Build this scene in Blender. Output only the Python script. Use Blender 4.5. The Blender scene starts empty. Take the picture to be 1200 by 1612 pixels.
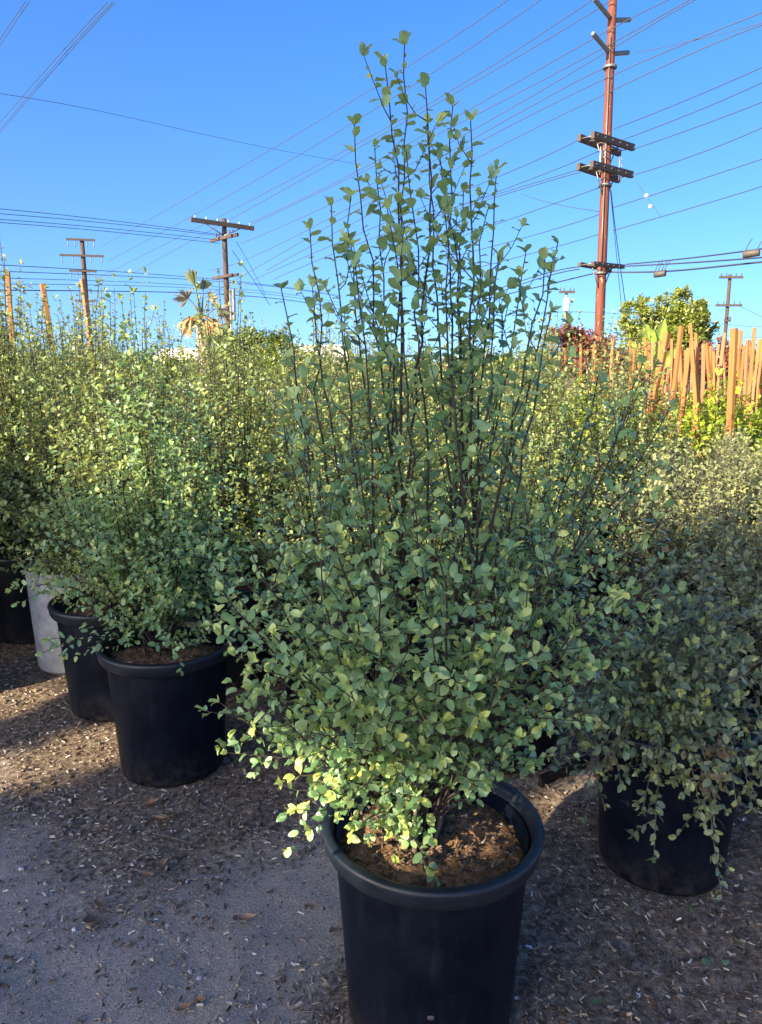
import bpy, math, random
import numpy as np
from mathutils import Vector, Matrix

R = math.radians
C = bpy.context.scene.collection
SC = bpy.context.scene

# ------------------------------------------------------------------ camera, sky, sun, exposure
CAMZ, PITCH, F = 1.75, R(11.1), 1200.0            # F is the focal length in photograph pixels
cam_d = bpy.data.cameras.new('camera'); cam = bpy.data.objects.new('camera', cam_d); C.objects.link(cam)
cam.location = (0, 0, CAMZ); cam.rotation_euler = (R(90) - PITCH, 0, 0)
cam_d.sensor_fit = 'VERTICAL'; cam_d.sensor_height = 36; cam_d.lens = 36 * F / 1612
cam_d.clip_start = 0.05; cam_d.clip_end = 1500
SC.camera = cam

SUN_EL, SUN_AZ = R(25), R(225)                    # the sun stands behind the camera, to its left
world = bpy.data.worlds.new('World'); SC.world = world; world.use_nodes = True
wn = world.node_tree; wn.nodes.clear()
wo = wn.nodes.new('ShaderNodeOutputWorld'); wb = wn.nodes.new('ShaderNodeBackground')
sky = wn.nodes.new('ShaderNodeTexSky'); sky.sky_type = 'NISHITA'; sky.sun_disc = False
sky.sun_elevation = SUN_EL; sky.sun_rotation = SUN_AZ
sky.air_density = 1.0; sky.dust_density = 2.0; sky.ozone_density = 2.2; sky.altitude = 0
wb.inputs['Strength'].default_value = 0.076
tc = wn.nodes.new('ShaderNodeTexCoord'); mp = wn.nodes.new('ShaderNodeMapping'); mp.vector_type = 'POINT'
mp.inputs['Location'].default_value = (0, 0, .16); nv = wn.nodes.new('ShaderNodeVectorMath'); nv.operation = 'NORMALIZE'   # sky looked up higher than seen: no pale band at the horizon
wn.links.new(tc.outputs['Generated'], mp.inputs[0]); wn.links.new(mp.outputs[0], nv.inputs[0]); wn.links.new(nv.outputs[0], sky.inputs[0])
hs = wn.nodes.new('ShaderNodeHueSaturation'); hs.inputs['Saturation'].default_value = 1.37; hs.inputs['Hue'].default_value = 0.513; hs.inputs['Value'].default_value = 1.0
wn.links.new(sky.outputs[0], hs.inputs['Color']); wn.links.new(hs.outputs[0], wb.inputs[0]); wn.links.new(wb.outputs[0], wo.inputs[0])

sun_d = bpy.data.lights.new('sun', 'SUN'); sun_d.energy = 3.3; sun_d.angle = R(0.5); sun_d.color = (1.0, 0.83, 0.57)
sun = bpy.data.objects.new('sun', sun_d); C.objects.link(sun)
LD = Vector((math.cos(SUN_EL) * math.sqrt(.5), math.cos(SUN_EL) * math.sqrt(.5), -math.sin(SUN_EL)))   # the way light travels
sun.rotation_euler = (-LD).to_track_quat('Z', 'Y').to_euler(); sun.location = (-20, -20, 20)

SC.view_settings.view_transform = 'Standard'; SC.view_settings.look = 'None'
SC.view_settings.gamma = 1.0; SC.view_settings.use_curve_mapping = False
SC.view_settings.exposure = 2.3
SC.render.engine = 'CYCLES'
SC.cycles.max_bounces = 8; SC.cycles.transparent_max_bounces = 8; SC.cycles.use_denoising = True

# ------------------------------------------------------------------ helpers
def ray(px, py):
    u, v = (px - 600) / F, (806 - py) / F
    return np.array([u, math.cos(PITCH) + v * math.sin(PITCH), -math.sin(PITCH) + v * math.cos(PITCH)])
def at(px, py, Y):                                   # point seen at a photograph pixel, Y metres ahead
    d = ray(px, py); return np.array([0, 0, CAMZ]) + d * (Y / d[1])
def on(px, py, h=0.0):                               # the same on the level h
    d = ray(px, py); return np.array([0, 0, CAMZ]) + d * ((h - CAMZ) / d[2])

def tag(o, label=None, cat=None, group=None, kind=None):
    if label: o['label'] = label
    if cat: o['category'] = cat
    if group: o['group'] = group
    if kind: o['kind'] = kind
    return o
def empty(name, loc=(0, 0, 0), rz=0, label=None, cat=None, group=None):
    o = bpy.data.objects.new(name, None); C.objects.link(o)
    o.location = tuple(loc); o.rotation_euler = (0, 0, rz); o.empty_display_size = .1
    return tag(o, label, cat, group)
def link(name, me, parent=None, kind=None):
    o = bpy.data.objects.new(name, me); C.objects.link(o)
    if parent is not None: o.parent = parent
    if kind: o['kind'] = kind
    return o
def copy_tree(o, parent=None):
    c = o.copy(); C.objects.link(c)
    if parent is not None: c.parent = parent
    for ch in list(o.children): copy_tree(ch, c)
    return c

class MB:
    """collects vertices, faces and point attributes; build() makes one mesh"""
    def __init__(s): s.v = []; s.f = []; s.a = {}; s.n = 0
    def add(s, V, faces, **att):
        V = np.asarray(V, float).reshape(-1, 3)
        for f in faces:
            f = np.asarray(f, int)
            if f.size: s.f.append(f + s.n)
        for k in att:
            if k not in s.a: s.a[k] = [np.zeros(s.n)]
        for k in s.a:
            x = att.get(k, 0.0); s.a[k].append(np.full(len(V), x) if np.isscalar(x) else np.asarray(x))
        s.v.append(V); s.n += len(V)
    def mesh(s, name, mat, smooth=True):
        V = np.concatenate(s.v); me = bpy.data.meshes.new(name)
        me.vertices.add(len(V)); me.vertices.foreach_set('co', V.astype(np.float32).ravel())
        idx = np.concatenate([f.ravel() for f in s.f]).astype(np.int32)
        tot = np.concatenate([np.full(len(f), f.shape[1]) for f in s.f]).astype(np.int32)
        st = np.concatenate([[0], np.cumsum(tot)[:-1]]).astype(np.int32)
        me.loops.add(len(idx)); me.loops.foreach_set('vertex_index', idx)
        me.polygons.add(len(tot)); me.polygons.foreach_set('loop_start', st); me.polygons.foreach_set('loop_total', tot)
        me.polygons.foreach_set('use_smooth', np.full(len(tot), smooth))
        for k, parts in s.a.items():
            at_ = me.attributes.new(k, 'FLOAT', 'POINT'); at_.data.foreach_set('value', np.concatenate(parts).astype(np.float32))
        me.update(calc_edges=True); me.materials.append(mat)
        return me
    def build(s, name, mat, parent=None, kind=None, smooth=True):
        return link(name, s.mesh(name, mat, smooth), parent, kind)
    def box(s, c, size, rot=None, taper=1.0, **att):
        h = np.array(size) / 2
        V = np.array([[x, y, z] for z in (-1, 1) for y in (-1, 1) for x in (-1, 1)], float)
        V[4:, :2] *= taper
        V *= h
        if rot is not None: V = V @ np.asarray(rot).T
        s.add(V + np.array(c), [[[0, 2, 3, 1], [4, 5, 7, 6], [0, 1, 5, 4], [2, 6, 7, 3], [0, 4, 6, 2], [1, 3, 7, 5]]], **att)
    def beam(s, a, b, w, h, up=(0, 0, 1), **att):
        a, b = np.array(a, float), np.array(b, float); d = b - a; L = np.linalg.norm(d); d /= L
        x = np.cross(d, up); x /= np.linalg.norm(x); z = np.cross(x, d)
        s.box((a + b) / 2, (w, L, h), np.stack([x, d, z], 1), **att)
    def tube(s, P, r, n=6, cap=True, **att):
        P = np.asarray(P, float); k = len(P); r = np.broadcast_to(np.asarray(r, float), (k,))
        T = np.gradient(P, axis=0); T /= np.linalg.norm(T, axis=1)[:, None] + 1e-12
        ref = np.array([0, 0, 1.]) if abs(T[:, 2]).mean() < .8 else np.array([1., 0, 0])
        X = np.cross(T, ref); X /= np.linalg.norm(X, axis=1)[:, None] + 1e-12; Y = np.cross(T, X)
        a = np.arange(n) * 2 * math.pi / n
        V = P[:, None] + r[:, None, None] * (np.cos(a)[None, :, None] * X[:, None] + np.sin(a)[None, :, None] * Y[:, None])
        i = np.arange(k - 1)[:, None] * n; j = np.arange(n)[None]; j2 = (j + 1) % n
        q = np.stack([i + j, i + j2, i + n + j2, i + n + j], -1).reshape(-1, 4)
        fs = [q]
        if cap: fs.append(np.array([list(range(n))[::-1], [(k - 1) * n + m for m in range(n)]]))
        s.add(V.reshape(-1, 3), fs, **att)
    def lathe(s, prof, n=48, c=(0, 0, 0), wob=None, **att):
        prof = np.array(prof, float); a = np.arange(n) * 2 * math.pi / n; k = len(prof)
        V = np.stack([prof[:, None, 0] * np.cos(a), prof[:, None, 0] * np.sin(a), np.repeat(prof[:, None, 1], n, 1)], -1)
        if wob is not None: V[..., :2] *= (1 + wob * np.cos(2 * a + 1))[None, :, None]
        i = np.arange(k - 1)[:, None] * n; j = np.arange(n)[None]; j2 = (j + 1) % n
        q = np.stack([i + j, i + j2, i + n + j2, i + n + j], -1).reshape(-1, 4)
        s.add(V.reshape(-1, 3) + np.array(c), [q], **att)

def unit(v): return v / (np.linalg.norm(v, axis=-1, keepdims=True) + 1e-12)

# smooth value noise for shapes (not for light)
_nr = np.random.default_rng(5); _NT = _nr.random((256, 256))
def vnoise(x, y):
    x, y = np.asarray(x, float), np.asarray(y, float)
    xi, yi = np.floor(x).astype(int), np.floor(y).astype(int); fx, fy = x - xi, y - yi
    fx = fx * fx * (3 - 2 * fx); fy = fy * fy * (3 - 2 * fy)
    g = lambda i, j: _NT[i % 256, j % 256]
    return (g(xi, yi) * (1 - fx) * (1 - fy) + g(xi + 1, yi) * fx * (1 - fy) + g(xi, yi + 1) * (1 - fx) * fy + g(xi + 1, yi + 1) * fx * fy) - .5
def fbm(x, y, o=4):
    s = 0; a = 1
    for k in range(o): s = s + a * vnoise(x * 2 ** k + 17 * k, y * 2 ** k + 31 * k); a *= .5
    return s

# ------------------------------------------------------------------ materials
class Mat:
    def __init__(s, name):
        s.m = bpy.data.materials.new(name); s.m.use_nodes = True; s.t = s.m.node_tree
        s.p = s.t.nodes['Principled BSDF']; s.out = s.t.nodes['Material Output']
    def n(s, typ, ins=None, **props):
        nd = s.t.nodes.new('ShaderNode' + typ)
        for k, v in props.items(): setattr(nd, k, v)
        for k, v in (ins or {}).items(): s.set(nd, k, v)
        return nd
    def set(s, nd, k, v):
        i = nd.inputs[k]
        if isinstance(v, bpy.types.NodeSocket): s.t.links.new(v, i)
        elif isinstance(v, (tuple, list)) and len(v) == 3 and i.type == 'RGBA': i.default_value = (*v, 1)
        else: i.default_value = v
    def pos(s): return s.n('NewGeometry').outputs['Position']
    def obj(s): return s.n('TexCoord').outputs['Object']
    def attr(s, name): return s.n('Attribute', attribute_name=name).outputs['Fac']
    def rnd(s): return s.n('ObjectInfo').outputs['Random']
    def noise(s, vec, scale, detail=4, rough=.6): return s.n('TexNoise', {'Vector': vec, 'Scale': scale, 'Detail': detail, 'Roughness': rough}).outputs['Fac']
    def stretch(s, vec, sc): return s.n('Mapping', {'Vector': vec, 'Scale': sc}).outputs[0]
    def ramp(s, fac, stops):
        r = s.n('ValToRGB', {'Fac': fac}); e = r.color_ramp.elements
        while len(e) < len(stops): e.new(.5)
        for q, (p, c) in zip(e, stops): q.position = p; q.color = (*c, 1) if len(c) == 3 else c
        return r.outputs['Color']
    def mix(s, fac, a, b, blend='MIX'):
        m = s.n('Mix', data_type='RGBA', blend_type=blend)
        s.set(m, 0, fac); s.set(m, 6, a); s.set(m, 7, b); return m.outputs[2]
    def math(s, op, a, b=0.0, clamp=False): 
        m = s.n('Math', operation=op, use_clamp=clamp); s.set(m, 0, a); s.set(m, 1, b); return m.outputs[0]
    def bump(s, h, strength=.4, dist=.01):
        b = s.n('Bump', {'Height': h, 'Strength': strength, 'Distance': dist}); s.set(s.p, 'Normal', b.outputs[0])
    def go(s, **kw):
        for k, v in kw.items(): s.set(s.p, {'color': 'Base Color', 'rough': 'Roughness', 'spec': 'Specular IOR Level', 'metal': 'Metallic', 'coat': 'Coat Weight'}[k], v)
        return s.m

def leaf_material(name, cols, young, back, rough=.33, trans=.28, spec=.6):
    """cols: dark, mid, light green over the leaf-to-leaf tint; young: colour of fresh growth; back: paler underside"""
    m = Mat(name); t = m.attr('tint')
    base = m.ramp(t, [(0, cols[0]), (.5, cols[1]), (1, cols[2])])
    base = m.mix(m.attr('young'), base, young)
    base = m.mix(m.math('MULTIPLY', m.rnd(), .18), base, cols[2])
    base = m.mix(m.math('MULTIPLY', m.attr('dead'), 1.0), base, (.16, .085, .04))
    geo = m.n('NewGeometry')
    c2 = m.mix(m.math('MULTIPLY', geo.outputs['Backfacing'], .55), base, back)
    nz = m.noise(m.obj(), 160, 3)
    c2 = m.mix(m.math('MULTIPLY', nz, .25), c2, cols[2])
    m.go(color=c2, rough=rough, spec=spec)
    tr = m.n('BsdfTranslucent', {'Color': m.mix(.5, base, (young[0] * 1.3, young[1] * 1.3, young[2] * .8))})
    mx = m.n('MixShader'); m.set(mx, 0, trans)
    m.t.links.new(m.p.outputs[0], mx.inputs[1]); m.t.links.new(tr.outputs[0], mx.inputs[2]); m.t.links.new(mx.outputs[0], m.out.inputs[0])
    return m.m

def bark_material(name, a, b, scale=60, st=(1, 1, .25), rough=.8, bump=.5):
    m = Mat(name); v = m.stretch(m.obj(), st); n = m.noise(v, scale, 5)
    c = m.ramp(n, [(.3, a), (.7, b)])
    m.bump(n, bump, .004); return m.go(color=c, rough=rough)

M = {}
M['leaf'] = leaf_material('leaf_grey_green', [(.030, .105, .052), (.135, .285, .122), (.34, .49, .24)], (.58, .64, .16), (.24, .38, .23), trans=.34)
M['leaf_field'] = leaf_material('leaf_field', [(.075, .135, .045), (.175, .26, .09), (.31, .39, .155)], (.48, .49, .13), (.29, .32, .15))
M['leaf_grey'] = leaf_material('leaf_silver', [(.10, .14, .07), (.19, .23, .115), (.31, .335, .18)], (.44, .46, .15), (.31, .33, .20), rough=.55)
M['leaf_laurel'] = leaf_material('leaf_laurel', [(.10, .20, .02), (.24, .36, .025), (.40, .48, .04)], (.5, .52, .05), (.24, .33, .07), rough=.35)
M['leaf_tree'] = leaf_material('leaf_tree', [(.06, .11, .018), (.13, .19, .03), (.24, .28, .05)], (.36, .36, .07), (.2, .22, .06))
M['leaf_hedge'] = leaf_material('leaf_hedge', [(.05, .10, .012), (.11, .17, .02), (.19, .23, .035)], (.2, .24, .04), (.12, .16, .04))
M['leaf_shade'] = leaf_material('leaf_added_shade_tree', [(.10, .14, .04), (.18, .22, .06), (.26, .29, .09)], (.4, .42, .1), (.2, .23, .1), trans=.42)  # pale and translucent so the added trees also pass fill light
M['leaf_red'] = leaf_material('leaf_red', [(.12, .03, .026), (.22, .06, .05), (.30, .12, .085)], (.14, .15, .05), (.14, .06, .05))
M['leaf_banana'] = leaf_material('leaf_banana', [(.10, .19, .025), (.21, .32, .04), (.38, .46, .09)], (.3, .38, .06), (.2, .28, .06), rough=.4, trans=.35)
M['frond_green'] = leaf_material('frond_green', [(.06, .10, .04), (.10, .15, .05), (.16, .20, .08)], (.22, .28, .08), (.12, .15, .08))
M['frond_dead'] = leaf_material('frond_dead', [(.26, .13, .045), (.36, .20, .07), (.42, .27, .12)], (.36, .24, .09), (.34, .22, .1), rough=.7, trans=.15)
M['frond_grey'] = leaf_material('frond_grey', [(.13, .13, .085), (.19, .18, .115), (.26, .23, .16)], (.2, .2, .1), (.2, .19, .13), rough=.7, trans=.15)
M['leaf_trail'] = leaf_material('leaf_trailing', [(.05, .095, .05), (.12, .18, .095), (.23, .28, .155)], (.44, .48, .14), (.26, .31, .20), trans=.3)
M['stem'] = bark_material('shrub_bark', (.014, .010, .011), (.045, .030, .026), 90)
M['stem_grey'] = bark_material('grey_twig_bark', (.07, .06, .055), (.15, .13, .115), 120)
M['old_bark'] = bark_material('old_stem_bark', (.055, .045, .035), (.17, .14, .11), 110)

m = Mat('black_pot_plastic'); o_ = m.obj()
n1 = m.noise(o_, 9, 5); n2 = m.noise(o_, 220, 2); n3 = m.noise(m.stretch(o_, (3, 3, 30)), 4, 4)
c = m.ramp(n1, [(.35, (.0014, .0028, .008)), (.75, (.004, .007, .016))])
c = m.mix(m.ramp(n2, [(.60, (0, 0, 0)), (.80, (.45, .45, .45))]), c, (.05, .055, .07))
sc_ = m.ramp(n3, [(.6, (0, 0, 0)), (.85, (.2, .2, .2))]); c = m.mix(sc_, c, (.035, .035, .036))
n4 = m.noise(o_, 23, 6, .7); zz = m.n('SeparateXYZ', {0: o_}).outputs[2]
low_ = m.math('MULTIPLY', m.math('SUBTRACT', 1.0, m.math('MULTIPLY', zz, 6.0), True), m.ramp(n4, [(.40, (0, 0, 0)), (.62, (1, 1, 1))]))
c = m.mix(m.math('MULTIPLY', low_, .4), c, (.085, .068, .052))          # soil splashed on the foot of the pot
c = m.mix(m.ramp(m.noise(m.stretch(o_, (9, 9, 1.3)), 3, 5, .7), [(.52, (0, 0, 0)), (.75, (.25, .25, .25))]), c, (.030, .034, .044))   # dried water marks
m.bump(m.math('ADD', n1, m.math('MULTIPLY', n2, .15)), .12, .004)
M['pot'] = m.go(color=c, rough=m.math('ADD', .30, m.math('MULTIPLY', n1, .28)), spec=.14)
m = Mat('black_pot_rim'); o_ = m.obj(); n1 = m.noise(o_, 11, 5); n2 = m.noise(o_, 240, 2)  # lighter, glossier copy of the pot plastic, standing in for sky sheen
c = m.ramp(n1, [(.35, (.004, .008, .015)), (.75, (.012, .018, .028))]); c = m.mix(m.ramp(n2, [(.62, (0, 0, 0)), (.8, (.4, .4, .4))]), c, (.09, .09, .09))
m.bump(m.math('ADD', n1, m.math('MULTIPLY', n2, .2)), .15, .004); M['rim'] = m.go(color=c, rough=m.math('ADD', .28, m.math('MULTIPLY', n1, .3)), spec=.42)
m = Mat('grey_fabric_pot'); o_ = m.obj(); n1 = m.noise(o_, 14, 6); n2 = m.noise(o_, 150, 3)
c = m.ramp(n1, [(.3, (.33, .31, .285)), (.65, (.62, .59, .55))]); c = m.mix(m.math('MULTIPLY', n2, .35), c, (.17, .155, .14))
m.bump(n2, .5, .005); M['pale_pot'] = m.go(color=c, rough=.85)

def soil_mat(name, a, b, c_, dry=True):
    m = Mat(name); p = m.pos()
    n1 = m.noise(p, 3.2, 6, .65); n2 = m.noise(p, 38, 6, .75); n3 = m.noise(p, 170, 4, .7)
    col = m.ramp(n2, [(.34, a), (.52, b), (.70, c_)])
    if dry:
        grey = m.ramp(n3, [(.28, (.19, .150, .118)), (.58, (.385, .335, .285)), (.8, (.56, .50, .43))])
        f = m.math('ADD', m.attr('path'), m.math('ADD', m.math('MULTIPLY', m.math('SUBTRACT', n1, .5), 1.1), m.math('MULTIPLY', m.math('SUBTRACT', n2, .5), 1.6)))
        f = m.math('MULTIPLY', m.math('SUBTRACT', f, .2), 1.7, clamp=True)
        col = m.mix(f, col, grey)
    v = m.n('TexVoronoi', {'Vector': p, 'Scale': 95.0}); 
    if dry:
        for scl, lo, hi in ((85.0, .50, 1.5), (210.0, .45, 1.55)):
            vc = m.n('TexVoronoi', {'Vector': m.mix(.5, p, m.n('TexNoise', {'Vector': p, 'Scale': 60.0}).outputs['Color'], 'ADD'), 'Scale': scl}).outputs['Color']
            k_ = m.n('MapRange', {'Value': m.n('SeparateColor', {'Color': vc}).outputs[0], 'To Min': lo, 'To Max': hi}).outputs[0]
            col = m.mix(1.0, col, k_, 'MULTIPLY')
    spk = m.ramp(m.n('TexVoronoi', {'Vector': p, 'Scale': 140.0}).outputs['Distance'], [(.08, (1, 1, 1)), (.16, (0, 0, 0))])
    col = m.mix(m.math('MULTIPLY', spk, .35), col, (.34, .32, .29))
    h = m.math('ADD', m.math('MULTIPLY', n2, .55), m.math('ADD', m.math('MULTIPLY', n3, .6), m.math('MULTIPLY', v.outputs['Distance'], .12)))
    m.bump(h, .9, .012); return m.go(color=col, rough=.95, spec=.15)
M['ground'] = soil_mat('nursery_ground', (.055, .039, .027), (.20, .150, .108), (.44, .355, .265))
M['soil'] = soil_mat('pot_soil', (.06, .034, .019), (.23, .132, .072), (.46, .29, .17), dry=False)

m = Mat('wood_chip'); t = m.attr('tint')
c = m.ramp(t, [(0, (.022, .014, .010)), (.35, (.075, .048, .033)), (.6, (.20, .15, .115)), (.8, (.36, .28, .20)), (.93, (.48, .43, .38)), (1, (.72, .69, .64))])
M['chip'] = m.go(color=c, rough=.9)
m = Mat('leaf_litter'); t = m.attr('tint'); M['litter'] = m.go(color=m.ramp(t, [(0, (.035, .022, .014)), (.4, (.10, .06, .035)), (.7, (.17, .115, .07)), (.9, (.26, .20, .13)), (.97, (.10, .13, .05))]), rough=.8)
m = Mat('white_perlite'); M['perlite'] = m.go(color=(.7, .69, .66), rough=.9)
m = Mat('pebble'); n = m.noise(m.obj(), 60, 4); M['pebble'] = m.go(color=m.ramp(n, [(.3, (.26, .25, .24)), (.7, (.48, .46, .43))]), rough=.8)
m = Mat('dead_leaf'); n = m.noise(m.obj(), 50, 5)
c = m.ramp(n, [(.3, (.13, .062, .03)), (.7, (.30, .165, .085))]); M['dead'] = m.go(color=m.mix(m.math('MULTIPLY', m.rnd(), .5), c, (.34, .25, .17)), rough=.7)
m = Mat('tan_stake_wood'); o_ = m.obj(); g = m.noise(m.stretch(o_, (30, 30, 1.2)), 3, 5)
c = m.ramp(g, [(.3, (.20, .080, .018)), (.55, (.31, .135, .032)), (.8, (.38, .19, .06))])
c = m.mix(m.math('MULTIPLY', m.math('GREATER_THAN', m.rnd(), .72), .6), c, (.33, .20, .11)); c = m.mix(m.math('MULTIPLY', m.rnd(), .5), c, (.30, .115, .05)); m.bump(g, .3, .004); M['stake'] = m.go(color=c, rough=.75)
m = Mat('weathered_stake'); o_ = m.obj(); g = m.noise(m.stretch(o_, (30, 30, 1.2)), 3, 5)
M['stake_old'] = m.go(color=m.ramp(g, [(.3, (.13, .07, .03)), (.7, (.30, .17, .08))]), rough=.85)
m = Mat('red_pole_wood'); o_ = m.obj(); g = m.noise(m.stretch(o_, (6, 6, .35)), 4, 6); sp = m.noise(m.stretch(o_, (5, 5, 1.1)), 3.2, 5, .7)
c = m.ramp(g, [(.3, (.065, .017, .011)), (.55, (.14, .036, .021)), (.8, (.22, .075, .04))])
c = m.mix(m.ramp(sp, [(.62, (0, 0, 0)), (.68, (1, 1, 1))]), c, (.50, .40, .27)); m.bump(g, .4, .02); M['pole_red'] = m.go(color=c, rough=.8)
m = Mat('brown_pole_wood'); o_ = m.obj(); g = m.noise(m.stretch(o_, (6, 6, .35)), 4, 6)
M['pole_brown'] = m.go(color=m.ramp(g, [(.3, (.032, .020, .017)), (.7, (.10, .065, .05))]), rough=.85)
m = Mat('grey_pole'); M['pole_grey'] = m.go(color=(.20, .20, .20), rough=.6)
m = Mat('crossarm_wood'); o_ = m.obj(); g = m.noise(m.stretch(o_, (1, 8, 8)), 5, 5)
M['arm'] = m.go(color=m.ramp(g, [(.3, (.030, .023, .019)), (.7, (.10, .078, .062))]), rough=.85)
m = Mat('galvanised_steel'); M['steel'] = m.go(color=(.20, .21, .21), rough=.5, metal=.6)
m = Mat('polymer_insulator'); M['polymer'] = m.go(color=(.13, .16, .15), rough=.5)
m = Mat('glass_insulator'); M['glassy'] = m.go(color=(.40, .45, .47), rough=.25)
m = Mat('wire_black'); M['wire'] = m.go(color=(.03, .03, .035), rough=.6)
m = Mat('wire_copper'); M['wire_alu'] = m.go(color=(.045, .05, .045), rough=.8)
m = Mat('splice_case'); M['case'] = m.go(color=(.06, .05, .045), rough=.6)
m = Mat('white_paint'); M['white'] = m.go(color=(.75, .74, .72), rough=.6)
m = Mat('pale_stucco'); n = m.noise(m.obj(), 6, 4); M['stucco'] = m.go(color=m.ramp(n, [(.3, (.58, .54, .50)), (.7, (.70, .66, .62))]), rough=.9)
m = Mat('roof_tile'); M['roof'] = m.go(color=(.24, .14, .10), rough=.85)
m = Mat('dark_glass'); M['glass'] = m.go(color=(.02, .025, .03), rough=.1)
m = Mat('palm_trunk'); o_ = m.obj(); n = m.noise(m.stretch(o_, (3, 3, 9)), 3, 5)
m.bump(n, .8, .05); M['palm_bark'] = m.go(color=m.ramp(n, [(.3, (.26, .19, .135)), (.7, (.52, .40, .30))]), rough=.9)

# ------------------------------------------------------------------ ground
ROW = np.array([[-.90, 3.0], [-1.36, 3.52], [-1.8, 4.1], [-2.3, 4.8], [-3.4, 6.2]])      # line of the left-hand pots
def path_value(x, y):
    """1 on the bare, trodden grey aisle and the bounce area behind the camera, 0 in the dark mulch round the pots"""
    d = np.full(np.shape(x), 9.)
    for a, b in zip(ROW[:-1], ROW[1:]):
        t = np.clip(((x - a[0]) * (b - a)[0] + (y - a[1]) * (b - a)[1]) / ((b - a) ** 2).sum(), 0, 1)
        d = np.minimum(d, np.hypot(x - a[0] - t * (b - a)[0], y - a[1] - t * (b - a)[1]))
    q = np.clip((d - .42) / .5, 0, 1)
    d2 = np.hypot(x - .12, y - 1.8); q *= np.clip((d2 - .22) / .22, .15, 1)
    d3 = np.hypot((x - .85) * .8, (y - 1.9) * .8); q *= np.clip((d3 - .35) / .4, .25, 1)
    q *= np.clip((-.3 - x) / .5 + 1.2, .35, 1)
    q *= np.clip((4.2 - y) / 1.0, 0, 1)
    q = np.where(y < .7, np.maximum(q, np.clip((.7 - y) / .4, 0, 1)), q)  # unseen ground behind the camera made pale to bounce light onto the foreground
    return q + .45 * vnoise(x * 2.3 + 9, y * 2.3) * (q > .05)
def ground_z(x, y):
    near = np.exp(-((x / 9) ** 2 + ((y - 4) / 9) ** 2))
    return near * ((.02 * fbm(x * 1.1, y * 1.1, 3)) + .012 * fbm(x * 7, y * 7, 3)) - .004
def axis(lo, hi, step, far, k=18):
    mid = np.arange(lo, hi + 1e-6, step); g = np.geomspace(.3, 1, k); g = (g - g[0]) / (g[-1] - g[0])
    return np.concatenate([lo - (far * g[1:] ** 2.2)[::-1], mid, hi + far * g[1:] ** 2.2])
gx = axis(-3.2, 2.6, .03, 500); gy = axis(.6, 6.0, .03, 600)
GX, GY = np.meshgrid(gx, gy); nx, ny = len(gx), len(gy)
mb = MB(); i = np.arange(ny - 1)[:, None] * nx + np.arange(nx - 1)[None]
mb.add(np.stack([GX, GY, ground_z(GX, GY)], -1), [np.stack([i, i + 1, i + nx + 1, i + nx], -1).reshape(-1, 4)], path=path_value(GX, GY).ravel())
mb.build('ground', M['ground'], kind='structure')

# ------------------------------------------------------------------ leaves
def leaf_template(kind):
    if kind == 'fine':      # 11 vertices: midrib of 5, three on each side, folded and waved
        t = np.array([0, .17, .5, .84, 1.0]); w = np.array([0, .32, .5, .36, 0])
        mid = np.stack([t, 0 * t, [0, .015, .02, .0, -.07]], 1)
        e = lambda sgn: np.stack([t[1:4] - .02, sgn * w[1:4], np.array([.07, .085, .05])], 1)
        V = np.concatenate([mid, e(-1), e(1)])
        q = [[1, 5, 6, 2], [2, 6, 7, 3], [1, 2, 9, 8], [2, 3, 10, 9]]; tr = [[0, 5, 1], [3, 7, 4], [0, 1, 8], [3, 4, 10]]
        return V, [np.array(q), np.array(tr)], np.array([5, 6, 7, 8, 9, 10])
    if kind == 'mid':       # 8 vertices, two folded halves
        V = np.array([[0, 0, 0], [.24, -.42, .07], [.78, -.40, .06], [1, 0, -.05], [.78, .40, .06], [.24, .42, .07], [.5, 0, 0]])
        return V, [np.array([[0, 1, 2, 6], [0, 6, 4, 5]]), np.array([[6, 2, 3], [6, 3, 4]])], np.array([1, 2, 4, 5])
    V = np.array([[0, 0, 0], [.5, -.42, .08], [1, 0, 0], [.5, .42, .08]])        # two triangles
    return V, [np.array([[0, 1, 2], [0, 2, 3]])], np.array([1, 3])

def leaf_frames(D, N, rng, jit=.35):
    D = unit(D); N = N + rng.normal(0, jit, N.shape); Yv = unit(np.cross(N, D)); Z = np.cross(D, Yv)
    return np.stack([D, Yv, Z], -1)            # columns: along, across, normal
def add_leaves(mb, kind, L, rng, width=.62, wave=.075, sel=None):
    P, D, N, S = (L[k] if sel is None else L[k][sel] for k in 'PDNS'); y = L['Y'] if sel is None else L['Y'][sel]
    dead = L['X'] if sel is None else L['X'][sel]
    if len(P) == 0: return
    V, F, edge = leaf_template(kind); n, k = len(P), len(V)
    T = np.repeat(V[None], n, 0); T[:, :, 1] *= (width * rng.uniform(.85, 1.15, n))[:, None]
    T[:, edge, 2] += rng.normal(0, wave, (n, len(edge))); T[:, :, 2] -= (rng.uniform(-.05, .22, n))[:, None] * T[:, :, 0] ** 2
    A = leaf_frames(D, N, rng)
    W = np.einsum('nij,nkj->nki', A, T * S[:, None, None]) + P[:, None]
    off = (np.arange(n) * k)[:, None, None]
    mb.add(W, [(f[None] + off).reshape(-1, f.shape[1]) for f in F], tint=np.repeat(rng.random(n), k), young=np.repeat(y, k), dead=np.repeat(dead, k))

def bezier(a, b, c, n):
    t = np.linspace(0, 1, n)[:, None]; return (1 - t) ** 2 * a + 2 * t * (1 - t) * b + t * t * c

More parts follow.
